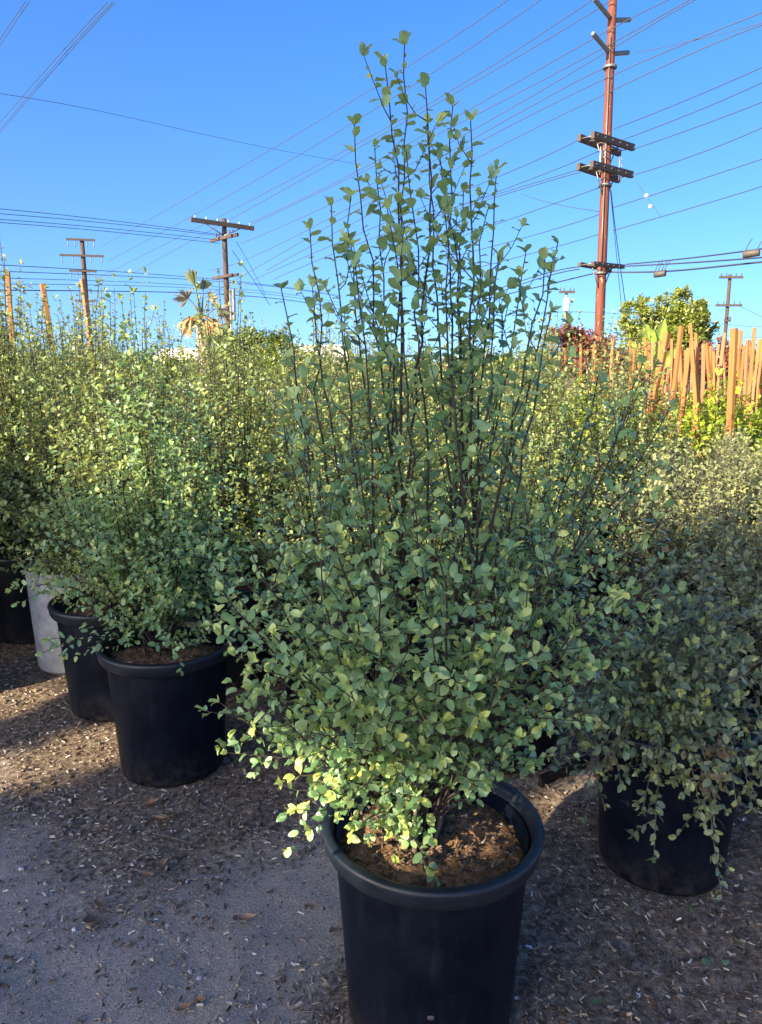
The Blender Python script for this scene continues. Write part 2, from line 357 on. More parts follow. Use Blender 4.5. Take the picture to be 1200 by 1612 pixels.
def twig_leaves(rng, pts, out, size, spacing, start, young=0.0, tip=True, dead=0.0):
    """alternate leaves along a twig; a small rosette of pale new leaves at its end"""
    seg = np.linalg.norm(np.diff(pts, axis=0), axis=1); s = np.concatenate([[0], np.cumsum(seg)]); Ltot = s[-1]
    if Ltot < .01: return
    q = np.arange(start * Ltot, Ltot, spacing); q = q + rng.uniform(-.3, .3, len(q)) * spacing
    q = np.clip(q, 0, Ltot * .999)
    if len(q):
        P = np.stack([np.interp(q, s, pts[:, k]) for k in range(3)], 1)
        T = unit(np.stack([np.interp(q + .005, s, pts[:, k]) - np.interp(q - .005, s, pts[:, k]) for k in range(3)], 1))
        ph = np.arange(len(q)) * 2.4 + rng.uniform(0, 6.28) + rng.normal(0, .4, len(q))
        ref = np.where(np.abs(T[:, 2:]) < .9, np.array([[0, 0, 1.]]), np.array([[1., 0, 0]]))
        X = unit(np.cross(T, ref)); Yv = np.cross(T, X)
        rad = np.cos(ph)[:, None] * X + np.sin(ph)[:, None] * Yv
        an = rng.uniform(.75, 1.25, len(q))[:, None]
        D = np.cos(an) * T + np.sin(an) * rad + np.array([0, 0, -.12]); N = T * .35 + np.array([0, 0, 1.0]) - rad * .15
        frac = q / Ltot
        S = size * rng.uniform(.6, 1.3, len(q)) * (1 - .22 * frac ** 3)
        Y = np.clip(young + (frac > .75) * rng.uniform(0, .6, len(q)) * (rng.random() < .45) + (rng.random(len(q)) < .04) * .8, 0, 1)
        out.append((P, D, N, S, Y, np.full(len(q), dead) * (rng.random(len(q)) < .9)))
    if tip:
        k = 3; T = unit(pts[-1] - pts[-2])[None]; rad = unit(rng.normal(0, 1, (k, 3)))
        D = T * .9 + rad * .75; out.append((np.repeat(pts[-1][None], k, 0), D, T * .6 + rad * -.3 + np.array([0, 0, .4]), size * rng.uniform(.6, 1.0, k), np.clip(young + rng.uniform(.2, 1, k) * (rng.random() < .7), 0, 1), np.full(k, dead)))

def sort_leaves(out):
    return {k: np.concatenate([o[i] for o in out]) for i, k in enumerate('PDNSYX')}

def grow_leader(rng, base, tip, out, tubes, size, r0=.006, bow=.35, sec=.07, Lmax=.34, leaf_from=.5, spacing=.024, sec_from=.16, tert=True, upness=.55, droop=0., bare=0.0):
    d = tip - base; H = np.linalg.norm(d)
    b = base + d * np.array([.5 + bow * .4, .5 + bow * .4, .5 - bow * .15]) + rng.normal(0, .02, 3)
    if droop: b[2] = max(base[2], tip[2]) + droop
    n = max(6, int(H / .06)); pts = bezier(base, b, tip, n); pts[1:-1] += rng.normal(0, .004, (n - 2, 3))
    w_ = np.cumsum(np.cumsum(rng.normal(0, .0016, (n, 3)), 0), 0); pts += w_ - np.linspace(0, 1, n)[:, None] * w_[-1]
    tubes.append((pts, np.linspace(r0, .0013, n)))
    twig_leaves(rng, pts, out, size, spacing, leaf_from)
    az = rng.uniform(0, 6.28); s = sec_from * H
    while s < H * .94:
        t = s / H; i = int(t * (n - 1)); p = pts[i] + (pts[min(i + 1, n - 1)] - pts[i]) * (t * (n - 1) - i)
        T = unit(pts[min(i + 1, n - 1)] - pts[i])
        X = unit(np.cross(T, np.array([.3, .2, 1.]))); Yv = np.cross(T, X)
        rad = math.cos(az) * X + math.sin(az) * Yv
        L = (Lmax * (1 - t) ** .75 + .05) * rng.uniform(.5, 1.25)
        e = p + (T * .72 + rad * .75) * L + np.array([0, 0, upness * L * .35 - droop * .3 * L])
        mid = p + (T * .35 + rad * .6) * L * .55
        k = max(4, int(L / .04)); sp = bezier(p, mid, e, k); sp[1:] += rng.normal(0, .003, (k - 1, 3))
        tubes.append((sp, np.linspace(max(.0016, .0032 * L / .3), .0009, k)))
        if rng.random() >= bare:
            twig_leaves(rng, sp, out, size * .95, spacing * .85, .18)
        if tert and L > .14:
            for q in np.arange(.3, .9, .05 / L):
                if rng.random() < .25: continue
                pp = sp[int(q * (k - 1))]; r2 = unit(rng.normal(0, 1, 3) + rad * .5 + np.array([0, 0, .35])); l2 = L * rng.uniform(.16, .38)
                tp = bezier(pp, pp + (rad * .3 + r2 * .7) * l2 * .5, pp + (T * .4 + r2 * .8) * l2, 4)
                tubes.append((tp, np.linspace(.0014, .0008, 4)))
                if rng.random() >= bare: twig_leaves(rng, tp, out, size * .85, spacing * .8, .15)
        s += sec * rng.uniform(.6, 1.4); az += 2.4 + rng.normal(0, .3)

# ------------------------------------------------------------------ pots
POT_R, POT_H = .29, .58
def make_pot(name, loc, label, R0=POT_R, H=POT_H, mat='pot', soil=True, rim=True, group=None, rz=0, cat='pot', chips=0, rolled=True):
    t = empty(name, loc, rz, label, cat, group); k = R0 / .29
    b = MB(); rb = .222 * k
    if rolled:
        b.lathe([(.0, .004), (rb - .02, .004), (rb - .004, .012), (rb, .03), (.2545 * k, H - .045), (.2545 * k, H - .030), (.246 * k, H - .028), (rb - .012, .045), (0, .045)], 72, wob=.004)
    else:
        b.lathe([(0, .004), (rb - .01, .004), (rb, .02), (.25 * k, H), (.24 * k, H), (rb - .01, .04), (0, .04)], 56, wob=.012)
    b.build('pot_body', M[mat], t)
    if rolled:
        r_ = MB(); r = .29 * k
        pr = [(.2480 * k, H - .0520), (.268 * k, H - .0560), (.2775 * k, H - .0550), (.2795 * k, H - .049), (.2835 * k, H - .044), (r - .003, H - .020), (r, H - .010), (r - .002, H - .002), (r - .007, H), (r - .018, H + .001), (r - .026, H - .002), (r - .030, H - .012), (r - .036, H - .052), (.2480 * k, H - .0520)]
        r_.lathe(pr, 96, wob=.004); r_.build('rim', M['rim'], t)
    if soil:
        h = H - .085; rr = np.concatenate([[0.0], np.linspace(.03, (.247 if rolled else .236) * k, 14)]); a = np.arange(56) * 2 * math.pi / 56
        X, Y_ = rr[:, None] * np.cos(a), rr[:, None] * np.sin(a)
        Z = h + .05 * fbm(X * 5 + loc[0] * 7, Y_ * 5, 3) + .02 * fbm(X * 26, Y_ * 26, 3) + .03 * (1 - (rr / rr[-1])[:, None] ** 2)
        Z[0] = Z[0].mean()
        s = MB(); q = np.arange(14)[:, None] * 56; j = np.arange(56)[None]; j2 = (j + 1) % 56
        s.add(np.stack([X, Y_, Z], -1), [np.stack([q + j, q + 56 + j, q + 56 + j2, q + j2], -1).reshape(-1, 4)])
        so = s.build('soil', M['soil'], t)
    return t

def center_from_contact(px, py, r=.222):
    p = on(px, py, 0); d = unit(np.array([p[0], p[1], 0])); return p + d * r
main_c = on(680, 1284, .58); main_c[2] = ground_z(main_c[0], main_c[1]) - .004
pA = center_from_contact(276, 1240); pB = center_from_contact(186, 1137); pC = center_from_contact(122, 1062, .2)
pR = center_from_contact(1034, 1410); pR2 = np.array([1.63, 2.95, 0]); pR3 = np.array([1.50, 3.95, 0]); pBk = center_from_contact(795, 1222)
for p in (pA, pB, pC, pR, pR2, pR3, pBk): p[2] = ground_z(p[0], p[1]) - .004

main_pot = make_pot('nursery_pot', main_c, 'large black plastic nursery pot in front holding the tall airy shrub', cat='nursery pot')
nub = MB(); ang = -1.57; nub.tube([(0, 0, 0), (0, -.002, 0), (0, -.0035, 0)], [.010, .009, .005], 16)
nb = link('mould_mark', nub.mesh('mould_mark', M['case']), main_pot); nb.location = (-.012, -.2353, .20); nb.scale = (1, 1, .7)
# loose bits on the soil of the front pot
rng = np.random.default_rng(77)
def chips(mb, P, rng, smin, smax, tint, yaw=None, flat=.25):
    n = len(P); L = rng.uniform(smin, smax, n) ** 1.0; w = L * rng.uniform(.15, .6, n); h = w * rng.uniform(.2, .6, n)
    V = np.array([[-.5, -.3, 0], [.5, -.4, 0], [.45, .4, 0], [-.5, .35, 0], [-.4, -.15, 1], [.4, -.2, 1], [.35, .2, 1], [-.42, .2, 1]])
    T = V[None] * np.stack([L, w, h], 1)[:, None]
    a = rng.uniform(0, 6.28, n); p = rng.normal(0, flat, n); r = rng.normal(0, flat, n)
    ca, sa, cp, sp, cr, sr = np.cos(a), np.sin(a), np.cos(p), np.sin(p), np.cos(r), np.sin(r); z0 = np.zeros(n); o1 = np.ones(n)
    Rz = np.stack([np.stack([ca, -sa, z0], 1), np.stack([sa, ca, z0], 1), np.stack([z0, z0, o1], 1)], 1)
    Ry = np.stack([np.stack([cp, z0, sp], 1), np.stack([z0, o1, z0], 1), np.stack([-sp, z0, cp], 1)], 1)
    Rx = np.stack([np.stack([o1, z0, z0], 1), np.stack([z0, cr, -sr], 1), np.stack([z0, sr, cr], 1)], 1)
    A = Rz @ Ry @ Rx; W = np.einsum('nij,nkj->nki', A, T) + P[:, None]
    f = np.array([[4, 5, 6, 7], [0, 1, 5, 4], [1, 2, 6, 5], [2, 3, 7, 6], [3, 0, 4, 7]])
    mb.add(W, [(f[None] + (np.arange(n) * 8)[:, None, None]).reshape(-1, 4)], tint=np.repeat(tint, 8))
def pot_chips(pot, loc, n, R0=.24):
    r = R0 * np.sqrt(rng.random(n)); a = rng.uniform(0, 6.28, n); X, Y_ = r * np.cos(a), r * np.sin(a)
    Z = POT_H - .085 + .05 * fbm(X * 5 + loc[0] * 7, Y_ * 5, 3) + .02 * fbm(X * 26, Y_ * 26, 3) + .03 * (1 - (r / .247) ** 2) + .001
    b = MB(); chips(b, np.stack([X, Y_, Z], 1), rng, .005, .020, np.clip(rng.beta(2, 3, n) * .95, 0, 1)); b.build('soil_chip', M['chip'], pot, kind='stuff', smooth=False)
pot_chips(main_pot, main_c, 1700)

potA = make_pot('nursery_pot', pA, 'black plastic nursery pot, nearest of the left row, wide rim in view', group='pots in the left row', cat='nursery pot'); pot_chips(potA, pA, 500)
potB = make_pot('nursery_pot', pB, 'black plastic nursery pot between the pale pot and the nearest left pot', group='pots in the left row', cat='nursery pot')
potC = make_pot('pale_nursery_pot', pC, 'pale grey sun-bleached nursery pot with straight plain sides', R0=.27, H=.60, mat='pale_pot', rolled=False, group='pots in the left row', cat='nursery pot')
potR = make_pot('nursery_pot', pR, 'black plastic nursery pot on the right, half hidden by trailing grey twigs', R0=.278, H=.57, group='pots on the right', cat='nursery pot'); pot_chips(potR, pR, 300, .22)
potR2 = make_pot('nursery_pot', pR2, 'black nursery pot cut off by the right picture edge', group='pots on the right', cat='nursery pot')
potR3 = make_pot('nursery_pot', pR3, 'black nursery pot in the second rank on the right, deep in foliage', group='pots on the right', cat='nursery pot')
potBk = make_pot('nursery_pot', pBk, 'black nursery pot directly behind the tall front shrub, in its shade', cat='nursery pot')

# ------------------------------------------------------------------ the tall front shrub
rng = np.random.default_rng(11)
BASE = main_c + np.array([-.035, .0, POT_H - .06]); Y0 = main_c[1]
leaders = [(637, 72, .0), (606, 98, .02), (670, 137, -.03), (672, 195, .05), (558, 196, -.05), (590, 232, .1), (713, 166, .03), (741, 190, -.06), (782, 268, .02), (768, 330, .12),
           (522, 325, -.1), (553, 308, .12), (488, 360, .0), (443, 455, -.12), (492, 452, .15), (878, 384, .05), (858, 408, -.1), (828, 398, .15), (786, 402, -.15), (692, 240, .15), (640, 240, -.1), (700, 330, -.2), (610, 330, -.22), (730, 300, .2),
           (868, 492, -.2), (800, 480, .22), (455, 540, .2), (560, 420, -.25)]
sides = [(942, 590, .1), (1012, 572, .12), (1056, 640, -.05), (1030, 705, .2), (985, 640, -.25), (1052, 800, .1), (905, 700, .3), (1040, 880, -.1), (1015, 965, .0), (1028, 950, -.2), (960, 940, -.28), (925, 1045, .0), (890, 1090, -.12), (905, 1000, -.3), (860, 1150, .05), (880, 860, -.35), (830, 930, -.42), (820, 1045, -.36), (760, 905, -.48), (740, 720, -.35), (700, 830, -.5), (650, 770, -.42),
         (445, 655, .0), (470, 720, -.25), (400, 760, .1), (345, 852, .0), (322, 872, -.12), (330, 985, .0), (350, 930, -.25), (345, 1105, -.05), (372, 1150, -.15), (395, 870, -.3), (430, 1000, -.38), (400, 1060, -.3), (445, 1232, -.12), (452, 1282, -.2), (500, 1190, -.22), (505, 880, -.48), (560, 960, -.52), (540, 1060, -.46), (620, 1040, -.5), (600, 880, -.55), (680, 990, -.5), (720, 1080, -.35), (650, 1095, -.38), (565, 1110, -.36),
         (500, 780, -.4), (560, 700, -.38), (860, 760, .35), (480, 1090, -.25), (800, 1110, -.15), (450, 1165, .1), (640, 1150, -.16), (720, 1140, -.12), (600, 1175, -.14), (560, 1190, .05), (740, 1180, .05), (690, 1120, .2), (840, 1120, .1), (780, 1170, -.05), (520, 1150, -.2), (610, 1120, -.3), (670, 1160, -.22), (700, 1185, -.05), (620, 1200, -.05), (580, 1150, -.25), (760, 1130, -.2), (820, 1160, .0), (500, 1120, .1), (660, 1100, .1), (545, 1200, -.12), (730, 1100, -.3),
         (380, 960, .25), (430, 820, .35), (960, 820, .3), (940, 900, .35), (560, 800, .4), (700, 780, .45), (800, 800, .45), (620, 900, .45), (760, 960, .4), (520, 980, .35), (870, 1010, .3), (450, 1100, .2), (780, 640, .3), (600, 620, .3)]
low = [(560, 1305, -.16), (585, 1312, -.10), (672, 1368, -.20), (622, 1345, -.16), (530, 1240, -.1), (800, 1185, .2), (845, 1195, .15), (640, 1240, -.05), (600, 1255, -.1), (690, 1225, .06), (655, 1300, -.14)]
shrub = empty('tall_shrub', BASE, 0, 'tall airy shrub with small grey-green leaves, alone in the foreground pot', 'shrub')
ALL = []; base_w = BASE.copy()
def to_local(p): return p - BASE
ROOTS = []                                            # the stems that rise from the soil; the others fork off them
def root_at(tip, lo, hi, reach=1.0):
    zl = tip[2] * lo + .02; ok_ = [P for P in ROOTS if P[0][2] <= zl] or ROOTS[:10]
    best = min(ok_, key=lambda P: np.hypot(*(P[-1][:2] - tip[:2])) + .25 * abs(P[-1][2] - tip[2]) + rng.uniform(0, .12))
    zt = tip[2] * rng.uniform(lo, hi); k = int(np.argmin(np.abs(best[:, 2] - zt))); return best[max(1, k)].copy()
root_ids = {0, 4, 6, 8, 10, 13, 15, 18, 20, 25}
order = [(0, t, i in root_ids) for i, t in enumerate(leaders)]
order = [o for o in order if o[2]] + [o for o in order if not o[2]] + [(1, t, False) for t in sides] + [(2, t, True) for t in low]
KW = (dict(r0=.0058, bow=.30, sec=.155, Lmax=.20, leaf_from=.46, spacing=.0255, sec_from=.40, upness=.9),
      dict(r0=.0036, bow=.25, sec=.072, Lmax=.21, leaf_from=.32, spacing=.028, sec_from=.26, upness=.5),
      dict(r0=.0026, bow=.2, sec=.06, Lmax=.12, leaf_from=.25, spacing=.024, sec_from=.3, upness=0., tert=False))
for group_i, (px, py, dy), is_root in order:
    tip = at(px, py, Y0 + dy) - BASE; out, tubes = [], []; k2 = dict(KW[group_i])
    if is_root: b0 = np.array([rng.normal(0, .024), rng.normal(0, .018), -.03])
    elif group_i == 0: b0 = root_at(tip, .28, .55); k2.update(r0=.0044, sec_from=.28, leaf_from=.36)
    else: b0 = root_at(tip, .18, .55) if tip[2] > .25 else root_at(tip + np.array([0, 0, .2]), .3, .6)
    if group_i == 1 and tip[2] < .30: k2.update(droop=.05, Lmax=.14)
    if group_i == 2: k2['droop'] = .10
    grow_leader(rng, b0, tip, out, tubes, (.0345, .0295, .030)[group_i], **k2)
    if group_i == 0: ROOTS.append(tubes[0][0])
    b = MB()
    for j, (pts, rad) in enumerate(tubes): b.tube(pts, rad, 6 if j == 0 else 3, cap=(j == 0))
    b.build('stem', M['stem'], shrub); ALL += out
# old grey stems at the foot
for k in range(5):
    b = MB(); a = rng.uniform(0, 6.28); p0 = np.array([.03 * math.cos(a), .025 * math.sin(a), -.05]); p2 = p0 + np.array([.10 * math.cos(a) + rng.normal(0, .02), .08 * math.sin(a), rng.uniform(.25, .42)])
    b.tube(bezier(p0, (p0 + p2) / 2 + np.array([.02 * math.cos(a), .02 * math.sin(a), .02]), p2, 10), np.linspace(rng.uniform(.007, .011), .0025, 10), 8); b.build('stem', M['old_bark'], shrub)
LV = sort_leaves(ALL); nL = len(LV['P'])
print('front shrub leaves', nL)
# the 300 leaves that show largest become parts of their own; the rest is joined
score = LV['S'] / (LV['P'][:, 1] + 2.0) ** 1.5 + rng.random(nL) * .002; big = np.zeros(nL, bool); big[np.argsort(-score)[:300]] = True
fb = MB(); add_leaves(fb, 'fine', LV, rng, sel=~big); fb.build('foliage', M['leaf'], shrub, kind='stuff')
proto_leaf = []
for k in range(24):
    pb = MB(); one = dict(P=np.zeros((1, 3)), D=np.array([[1., 0, 0]]), N=np.array([[0, 0, 1.]]), S=np.ones(1), Y=np.array([[0, .06, .0, .25, .0, .12, .5, 0][k % 8]]), X=np.zeros(1))
    add_leaves(pb, 'fine', one, np.random.default_rng(300 + k)); proto_leaf.append(pb.mesh('leaf', M['leaf']))
def place_leaf(mesh, Pp, A, S, parent):
    o = link('leaf', mesh, parent); mt = Matrix([list(A[r] * S) + [Pp[r]] for r in range(3)] + [[0, 0, 0, 1]]); o.matrix_basis = mt; return o
FR = leaf_frames(LV['D'], LV['N'], rng)
for i in np.nonzero(big)[0]: place_leaf(proto_leaf[int(rng.integers(24))], LV['P'][i], FR[i], LV['S'][i], shrub)

# ------------------------------------------------------------------ shrubs of the field
def field_shrub(seed, H, Rr, n, size, mat, kind='mid', low=12, wisps=4, name='shrub', sec=.075, Lmax=.26, spacing=.024, stem_mat='stem', width=.62, from_z=.12, tube_n=4):
    """one shrub at the origin, its base on the soil: an upright fan of stems, wispy at the top"""
    rg = np.random.default_rng(seed); out, tubes = [], []
    for i in range(n):
        u = (i + rg.random()) / n; a = i * 2.4 + rg.normal(0, .3); h = H * (1 - .42 * u ** 1.3) * rg.uniform(.86, 1.02); r = Rr * (.10 + .85 * u) * rg.uniform(.7, 1.1)
        grow_leader(rg, np.array([rg.normal(0, .03), rg.normal(0, .03), -.03]), np.array([r * math.cos(a), r * math.sin(a), h]), out, tubes, size, r0=.006, sec=sec, Lmax=Lmax, spacing=spacing, leaf_from=.3, sec_from=from_z)
    for i in range(low):
        a = i * 2.4 + 1; r = Rr * rg.uniform(.7, 1.12); h = H * rg.uniform(.08, .45)
        grow_leader(rg, np.array([rg.normal(0, .03), rg.normal(0, .03), .02]), np.array([r * math.cos(a), r * math.sin(a), h]), out, tubes, size, r0=.004, bow=.2, sec=sec * .8, Lmax=Lmax * .8, spacing=spacing, leaf_from=.3, sec_from=.25, droop=.06)
    for i in range(wisps):
        a = rg.uniform(0, 6.28); r = Rr * rg.uniform(.05, .45)
        grow_leader(rg, np.array([0, 0, .1]), np.array([r * math.cos(a), r * math.sin(a), H * rg.uniform(1.0, 1.12)]), out, tubes, size, r0=.005, sec=.14, Lmax=.16, spacing=spacing, leaf_from=.5, sec_from=.5, tert=False)
    L = sort_leaves(out); fb = MB(); add_leaves(fb, kind, L, rg, width=width)
    sb = MB()
    for k, (p, r) in enumerate(tubes):
        if len(p) >= 5 or k % 2 == 0: sb.tube(p[::2] if len(p) > 8 else p, (r[::2] if len(p) > 8 else r), tube_n if r[0] > .003 else 3, cap=False)
    t = empty(name); fb.build('foliage', M[mat], t, kind='stuff'); sb.build('twig', M[stem_mat], t, kind='stuff')
    print(name, seed, 'leaves', len(L['P']))
    return t
SZ = POT_H - .07
def put(proto, x, y, z, rz, s, label, group=None, first=set(), cat='shrub', sz=None):
    if proto.name in first: o = copy_tree(proto)
    else: o = proto; first.add(proto.name)
    o.location = (x, y, z); o.rotation_euler = (0, 0, rz); o.scale = (s, s, sz or s); tag(o, label, cat, group)
    if 'group' in o and group is None: del o['group']
    return o
tall = [field_shrub(101 + k, 1.50, .50, 19, .031, 'leaf_field', low=14, wisps=5, sec=.075, spacing=.0235, width=.64) for k in range(4)]
near_left = field_shrub(131, 1.42, .52, 22, .029, 'leaf', kind='mid', low=20, wisps=5, sec=.065, spacing=.021)
put(near_left, pA[0] - .02, pA[1], SZ, 1.0, 1.0, 'bushy upright shrub in the nearest black pot of the left row', 'shrubs of the left row')
put(tall[0], pB[0], pB[1], SZ, .4, .98, 'shrub in the black pot beside the pale grey pot', 'shrubs of the left row')
put(tall[1], pC[0], pC[1], SZ, 2.4, 1.0, 'shrub growing in the pale grey pot at left', 'shrubs of the left row')
put(tall[2], pBk[0], pBk[1] + .05, SZ, 3.6, .80, 'shrub in the black pot directly behind the front shrub')
# row directions: one runs away to the left (parallel with the wires), the other away to the right
rng = np.random.default_rng(21); spots = []
e1 = unit(np.array([-.60, .78])); e2 = unit(np.array([.80, .60])); o0 = pA[:2]
fixed = [pA[:2], pB[:2], pC[:2], pBk[:2], pR[:2], pR2[:2], pR3[:2], main_c[:2]]
for i in range(-3, 13):
    for j in range(-1, 11):
        p = o0 + e1 * i * .72 + e2 * j * .80 + rng.normal(0, .05, 2)
        if min(np.hypot(*(p - f)) for f in fixed) < .5 or p[1] < 3.3: continue
        if abs(p[0]) > .56 * p[1] + .6 or p[1] > 9.6: continue
        right = p[0] / p[1]
        if right > (.37 if 4.3 < p[1] < 7.3 else .22): continue                 # the lower plants of the right side stand there
        if right > .10 and p[1] < 3.9: continue
        spots.append(p)
field_n = len(spots)
pot_proto = None
for k, p in enumerate(sorted(spots, key=lambda q: q[1])):
    h = rng.uniform(.88, 1.05) * (1.16 if p[0] / p[1] < -.33 else 1.03 if p[0] < -1.3 else 1.0 if p[0] < -.3 else 1.03 if p[0] / p[1] > .16 else .93)
    put(tall[int(rng.integers(4))], p[0], p[1], SZ, rng.uniform(0, 6.28), h, 'bushy shrub within the dense field of shrubs behind the front row', 'shrubs of the dense field')
    if p[1] < 5.6:
        if pot_proto is None:
            pot_proto = make_pot('nursery_pot', (0, 0, 0), 'black nursery pot in the dark under the dense field of shrubs', group='pots under the field of shrubs', cat='nursery pot'); q = pot_proto
        else: q = copy_tree(pot_proto)
        q.location = (p[0], p[1], ground_z(p[0], p[1]) - .004)
print('field shrubs', field_n)

# lower grey shrubs on the right
def trailing_shrub(seed, H, Rr, n, size, name='trailing_shrub', mat='leaf_grey', trail=16, low_z=-.40, individual=0):
    rg = np.random.default_rng(seed); out, tubes = [], []
    for i in range(n):
        u = (i + rg.random()) / n; a = i * 2.4 + rg.normal(0, .3); h = H * (1 - .75 * u) * rg.uniform(.8, 1.05) + .03; r = Rr * (.15 + .9 * u) * rg.uniform(.75, 1.1)
        grow_leader(rg, np.array([rg.normal(0, .04), rg.normal(0, .04), -.02]), np.array([r * math.cos(a), r * math.sin(a), h]), out, tubes, size, r0=.0045, bow=.1, sec=.055, Lmax=.25, spacing=.023, leaf_from=.35, sec_from=.2, droop=.05 if u > .5 else 0., bare=.18)
    for i in range(trail):
        a = (i * 2.4 if i % 2 else -1.9 + rg.normal(0, .75)) + rg.normal(0, .2); r = rg.uniform(.29, .43); h = low_z * rg.random() ** 1.4 + .02
        grow_leader(rg, np.array([rg.normal(0, .04), rg.normal(0, .04), .0]), np.array([r * math.cos(a), r * math.sin(a), h]), out, tubes, size, r0=.0035, bow=.2, sec=.045, Lmax=.24, spacing=.023, leaf_from=.25, sec_from=.2, droop=.24, bare=.2)
    L = sort_leaves(out); n_ = len(L['P']); L['X'] = ((vnoise(L['P'][:, 0] * 7, L['P'][:, 2] * 7 + L['P'][:, 1] * 5) > .36) & (rg.random(n_) < .8)).astype(float)
    t = empty(name); sel = None
    if individual:
        sc = L['S'] / (L['P'][:, 1] * .9 + 2.6) ** 1.5 + .002 * rg.random(n_); bg_ = np.zeros(n_, bool); bg_[np.argsort(-sc)[:individual]] = True; sel = ~bg_
        FRm = leaf_frames(L['D'], L['N'], rg)
        for q in np.nonzero(bg_)[0]: place_leaf(grey_leaf[int(rg.integers(len(grey_leaf)))], L['P'][q], FRm[q], L['S'][q], t)
    fb = MB(); add_leaves(fb, 'fine' if individual else 'mid', L, rg, sel=sel, width=.55); fb.build('foliage', M[mat], t, kind='stuff')
    sb = MB()
    for p, r in tubes: sb.tube(p, r, 4 if r[0] > .003 else 3, cap=False)
    sb.build('twig', M['stem_grey'], t, kind='stuff'); print(name, 'leaves', n_)
    return t
grey_leaf = []
for k in range(10):
    pb = MB(); one = dict(P=np.zeros((1, 3)), D=np.array([[1., 0, 0]]), N=np.array([[0, 0, 1.]]), S=np.ones(1), Y=np.array([[0, 0, .2, 0, .05][k % 5]]), X=np.zeros(1))
    add_leaves(pb, 'fine', one, np.random.default_rng(500 + k), width=.55); grey_leaf.append(pb.mesh('leaf', M['leaf_trail']))
tr0 = trailing_shrub(201, .62, .40, 22, .033, mat='leaf_trail', individual=150, trail=30)
put(tr0, pR[0], pR[1], SZ - .01, 0, 1.0, 'sprawling grey-green shrub trailing over the front of the right pot')
lowp = [trailing_shrub(210 + k, .86, .52, 26, .034, name='low_shrub', trail=10, low_z=-.2) for k in range(2)]
put(lowp[0], pR2[0], pR2[1], SZ, .5, 1.0, 'grey-green bushy shrub at the right picture edge, above its cut-off pot', 'low shrubs on the right')
put(lowp[1], pR3[0], pR3[1], SZ, 1.7, 1.0, 'grey-green low shrub in the second rank on the right, between two pots', 'low shrubs on the right')
nlow = 0
for i in range(7):
    for j in range(7):
        x, y = .95 + i * .62 + (j % 2) * .3 + rng.normal(0, .06), 3.55 + j * .62 + rng.normal(0, .06)
        if x / y < (.34 if y > 4.3 else .2) or x > .56 * y + .5 or min(np.hypot(x - f[0], y - f[1]) for f in fixed) < .5: continue
        if y > 6.2: continue
        put(lowp[(i + j) % 2], x, y, SZ, rng.uniform(0, 6.28), rng.uniform(.88, 1.05), 'low silvery shrub packed among its like behind the right-hand pots', 'packed low shrubs on the right'); nlow += 1
        if y < 5:
            q = copy_tree(pot_proto); q.location = (x, y, ground_z(x, y) - .004); q['label'] = 'black nursery pot under the packed silvery shrubs on the right'; q['group'] = 'pots under the silvery shrubs'
print('low', nlow)

# yellow-green laurels with their stakes
def laurel(seed):
    rg = np.random.default_rng(seed); out, tubes = [], []
    for i in range(20):
        u = (i + rg.random()) / 20; a = i * 2.4; h = 1.12 * (1 - .45 * u) * rg.uniform(.85, 1.05); r = .46 * (.15 + .85 * u)
        grow_leader(rg, np.array([0, 0, 0.]), np.array([r * math.cos(a), r * math.sin(a), h]), out, tubes, .075, r0=.006, sec=.10, Lmax=.25, spacing=.035, leaf_from=.3, sec_from=.2, tert=False)
    L = sort_leaves(out); L['Y'] = np.clip(L['Y'] * .8, 0, 1); t = empty('laurel_shrub'); fb = MB(); add_leaves(fb, 'mid', L, rg, width=.42); fb.build('foliage', M['leaf_laurel'], t, kind='stuff')
    sb = MB(); [sb.tube(p, r, 3, cap=False) for p, r in tubes]; sb.build('twig', M['stem'], t, kind='stuff'); return t
lau = [laurel(301), laurel(302)]
for i in range(10):
    for j in range(3):
        x, y = 1.75 + i * .55 + rng.normal(0, .08), 6.55 + j * .75 + rng.normal(0, .08)
        if x / y > .58 or x / y < .2: continue
        put(lau[(i + j) % 2], x, y, .42, rng.uniform(0, 6.28), rng.uniform(.92, 1.08), 'yellow-green laurel shrub among the upright wooden stakes', 'laurels among the stakes')

def stake(p0, p1, w, label, group=None, mat='stake'):
    p0, p1 = np.array(p0), np.array(p1); b = MB(); d = p1 - p0; L = np.linalg.norm(d); rg = np.random.default_rng(int(abs(p0[0] * 977 + p0[1] * 313) * 10) % 99999)
    prof = [(-.5, -.5), (.5, -.5), (.5, .5), (-.5, .5)]; k = 9; V = []; ch = .12
    base8 = [(-.5 + ch, -.5), (.5 - ch, -.5), (.5, -.5 + ch), (.5, .5 - ch), (.5 - ch, .5), (-.5 + ch, .5), (-.5, .5 - ch), (-.5, -.5 + ch)]
    for i_ in range(k):
        t = i_ / (k - 1); bow_ = math.sin(t * 3.14) * L * rg.normal(0, .003)
        for (x, y) in base8: V.append((x * w + bow_, y * w, t * L))
    f = [[i_ * 8 + m_, i_ * 8 + (m_ + 1) % 8, i_ * 8 + 8 + (m_ + 1) % 8, i_ * 8 + 8 + m_] for i_ in range(k - 1) for m_ in range(8)]
    b.add(V, [f, [[(k - 1) * 8 + m_ for m_ in range(8)]]])
    o = b.build('wooden_stake', M[mat], smooth=False); o.location = p0
    q = Vector(d).to_track_quat('Z', 'Y'); o.rotation_euler = (q @ Matrix.Rotation(rg.uniform(-.5, .5), 4, 'Z').to_quaternion()).to_euler()
    return tag(o, label, 'stake', group)
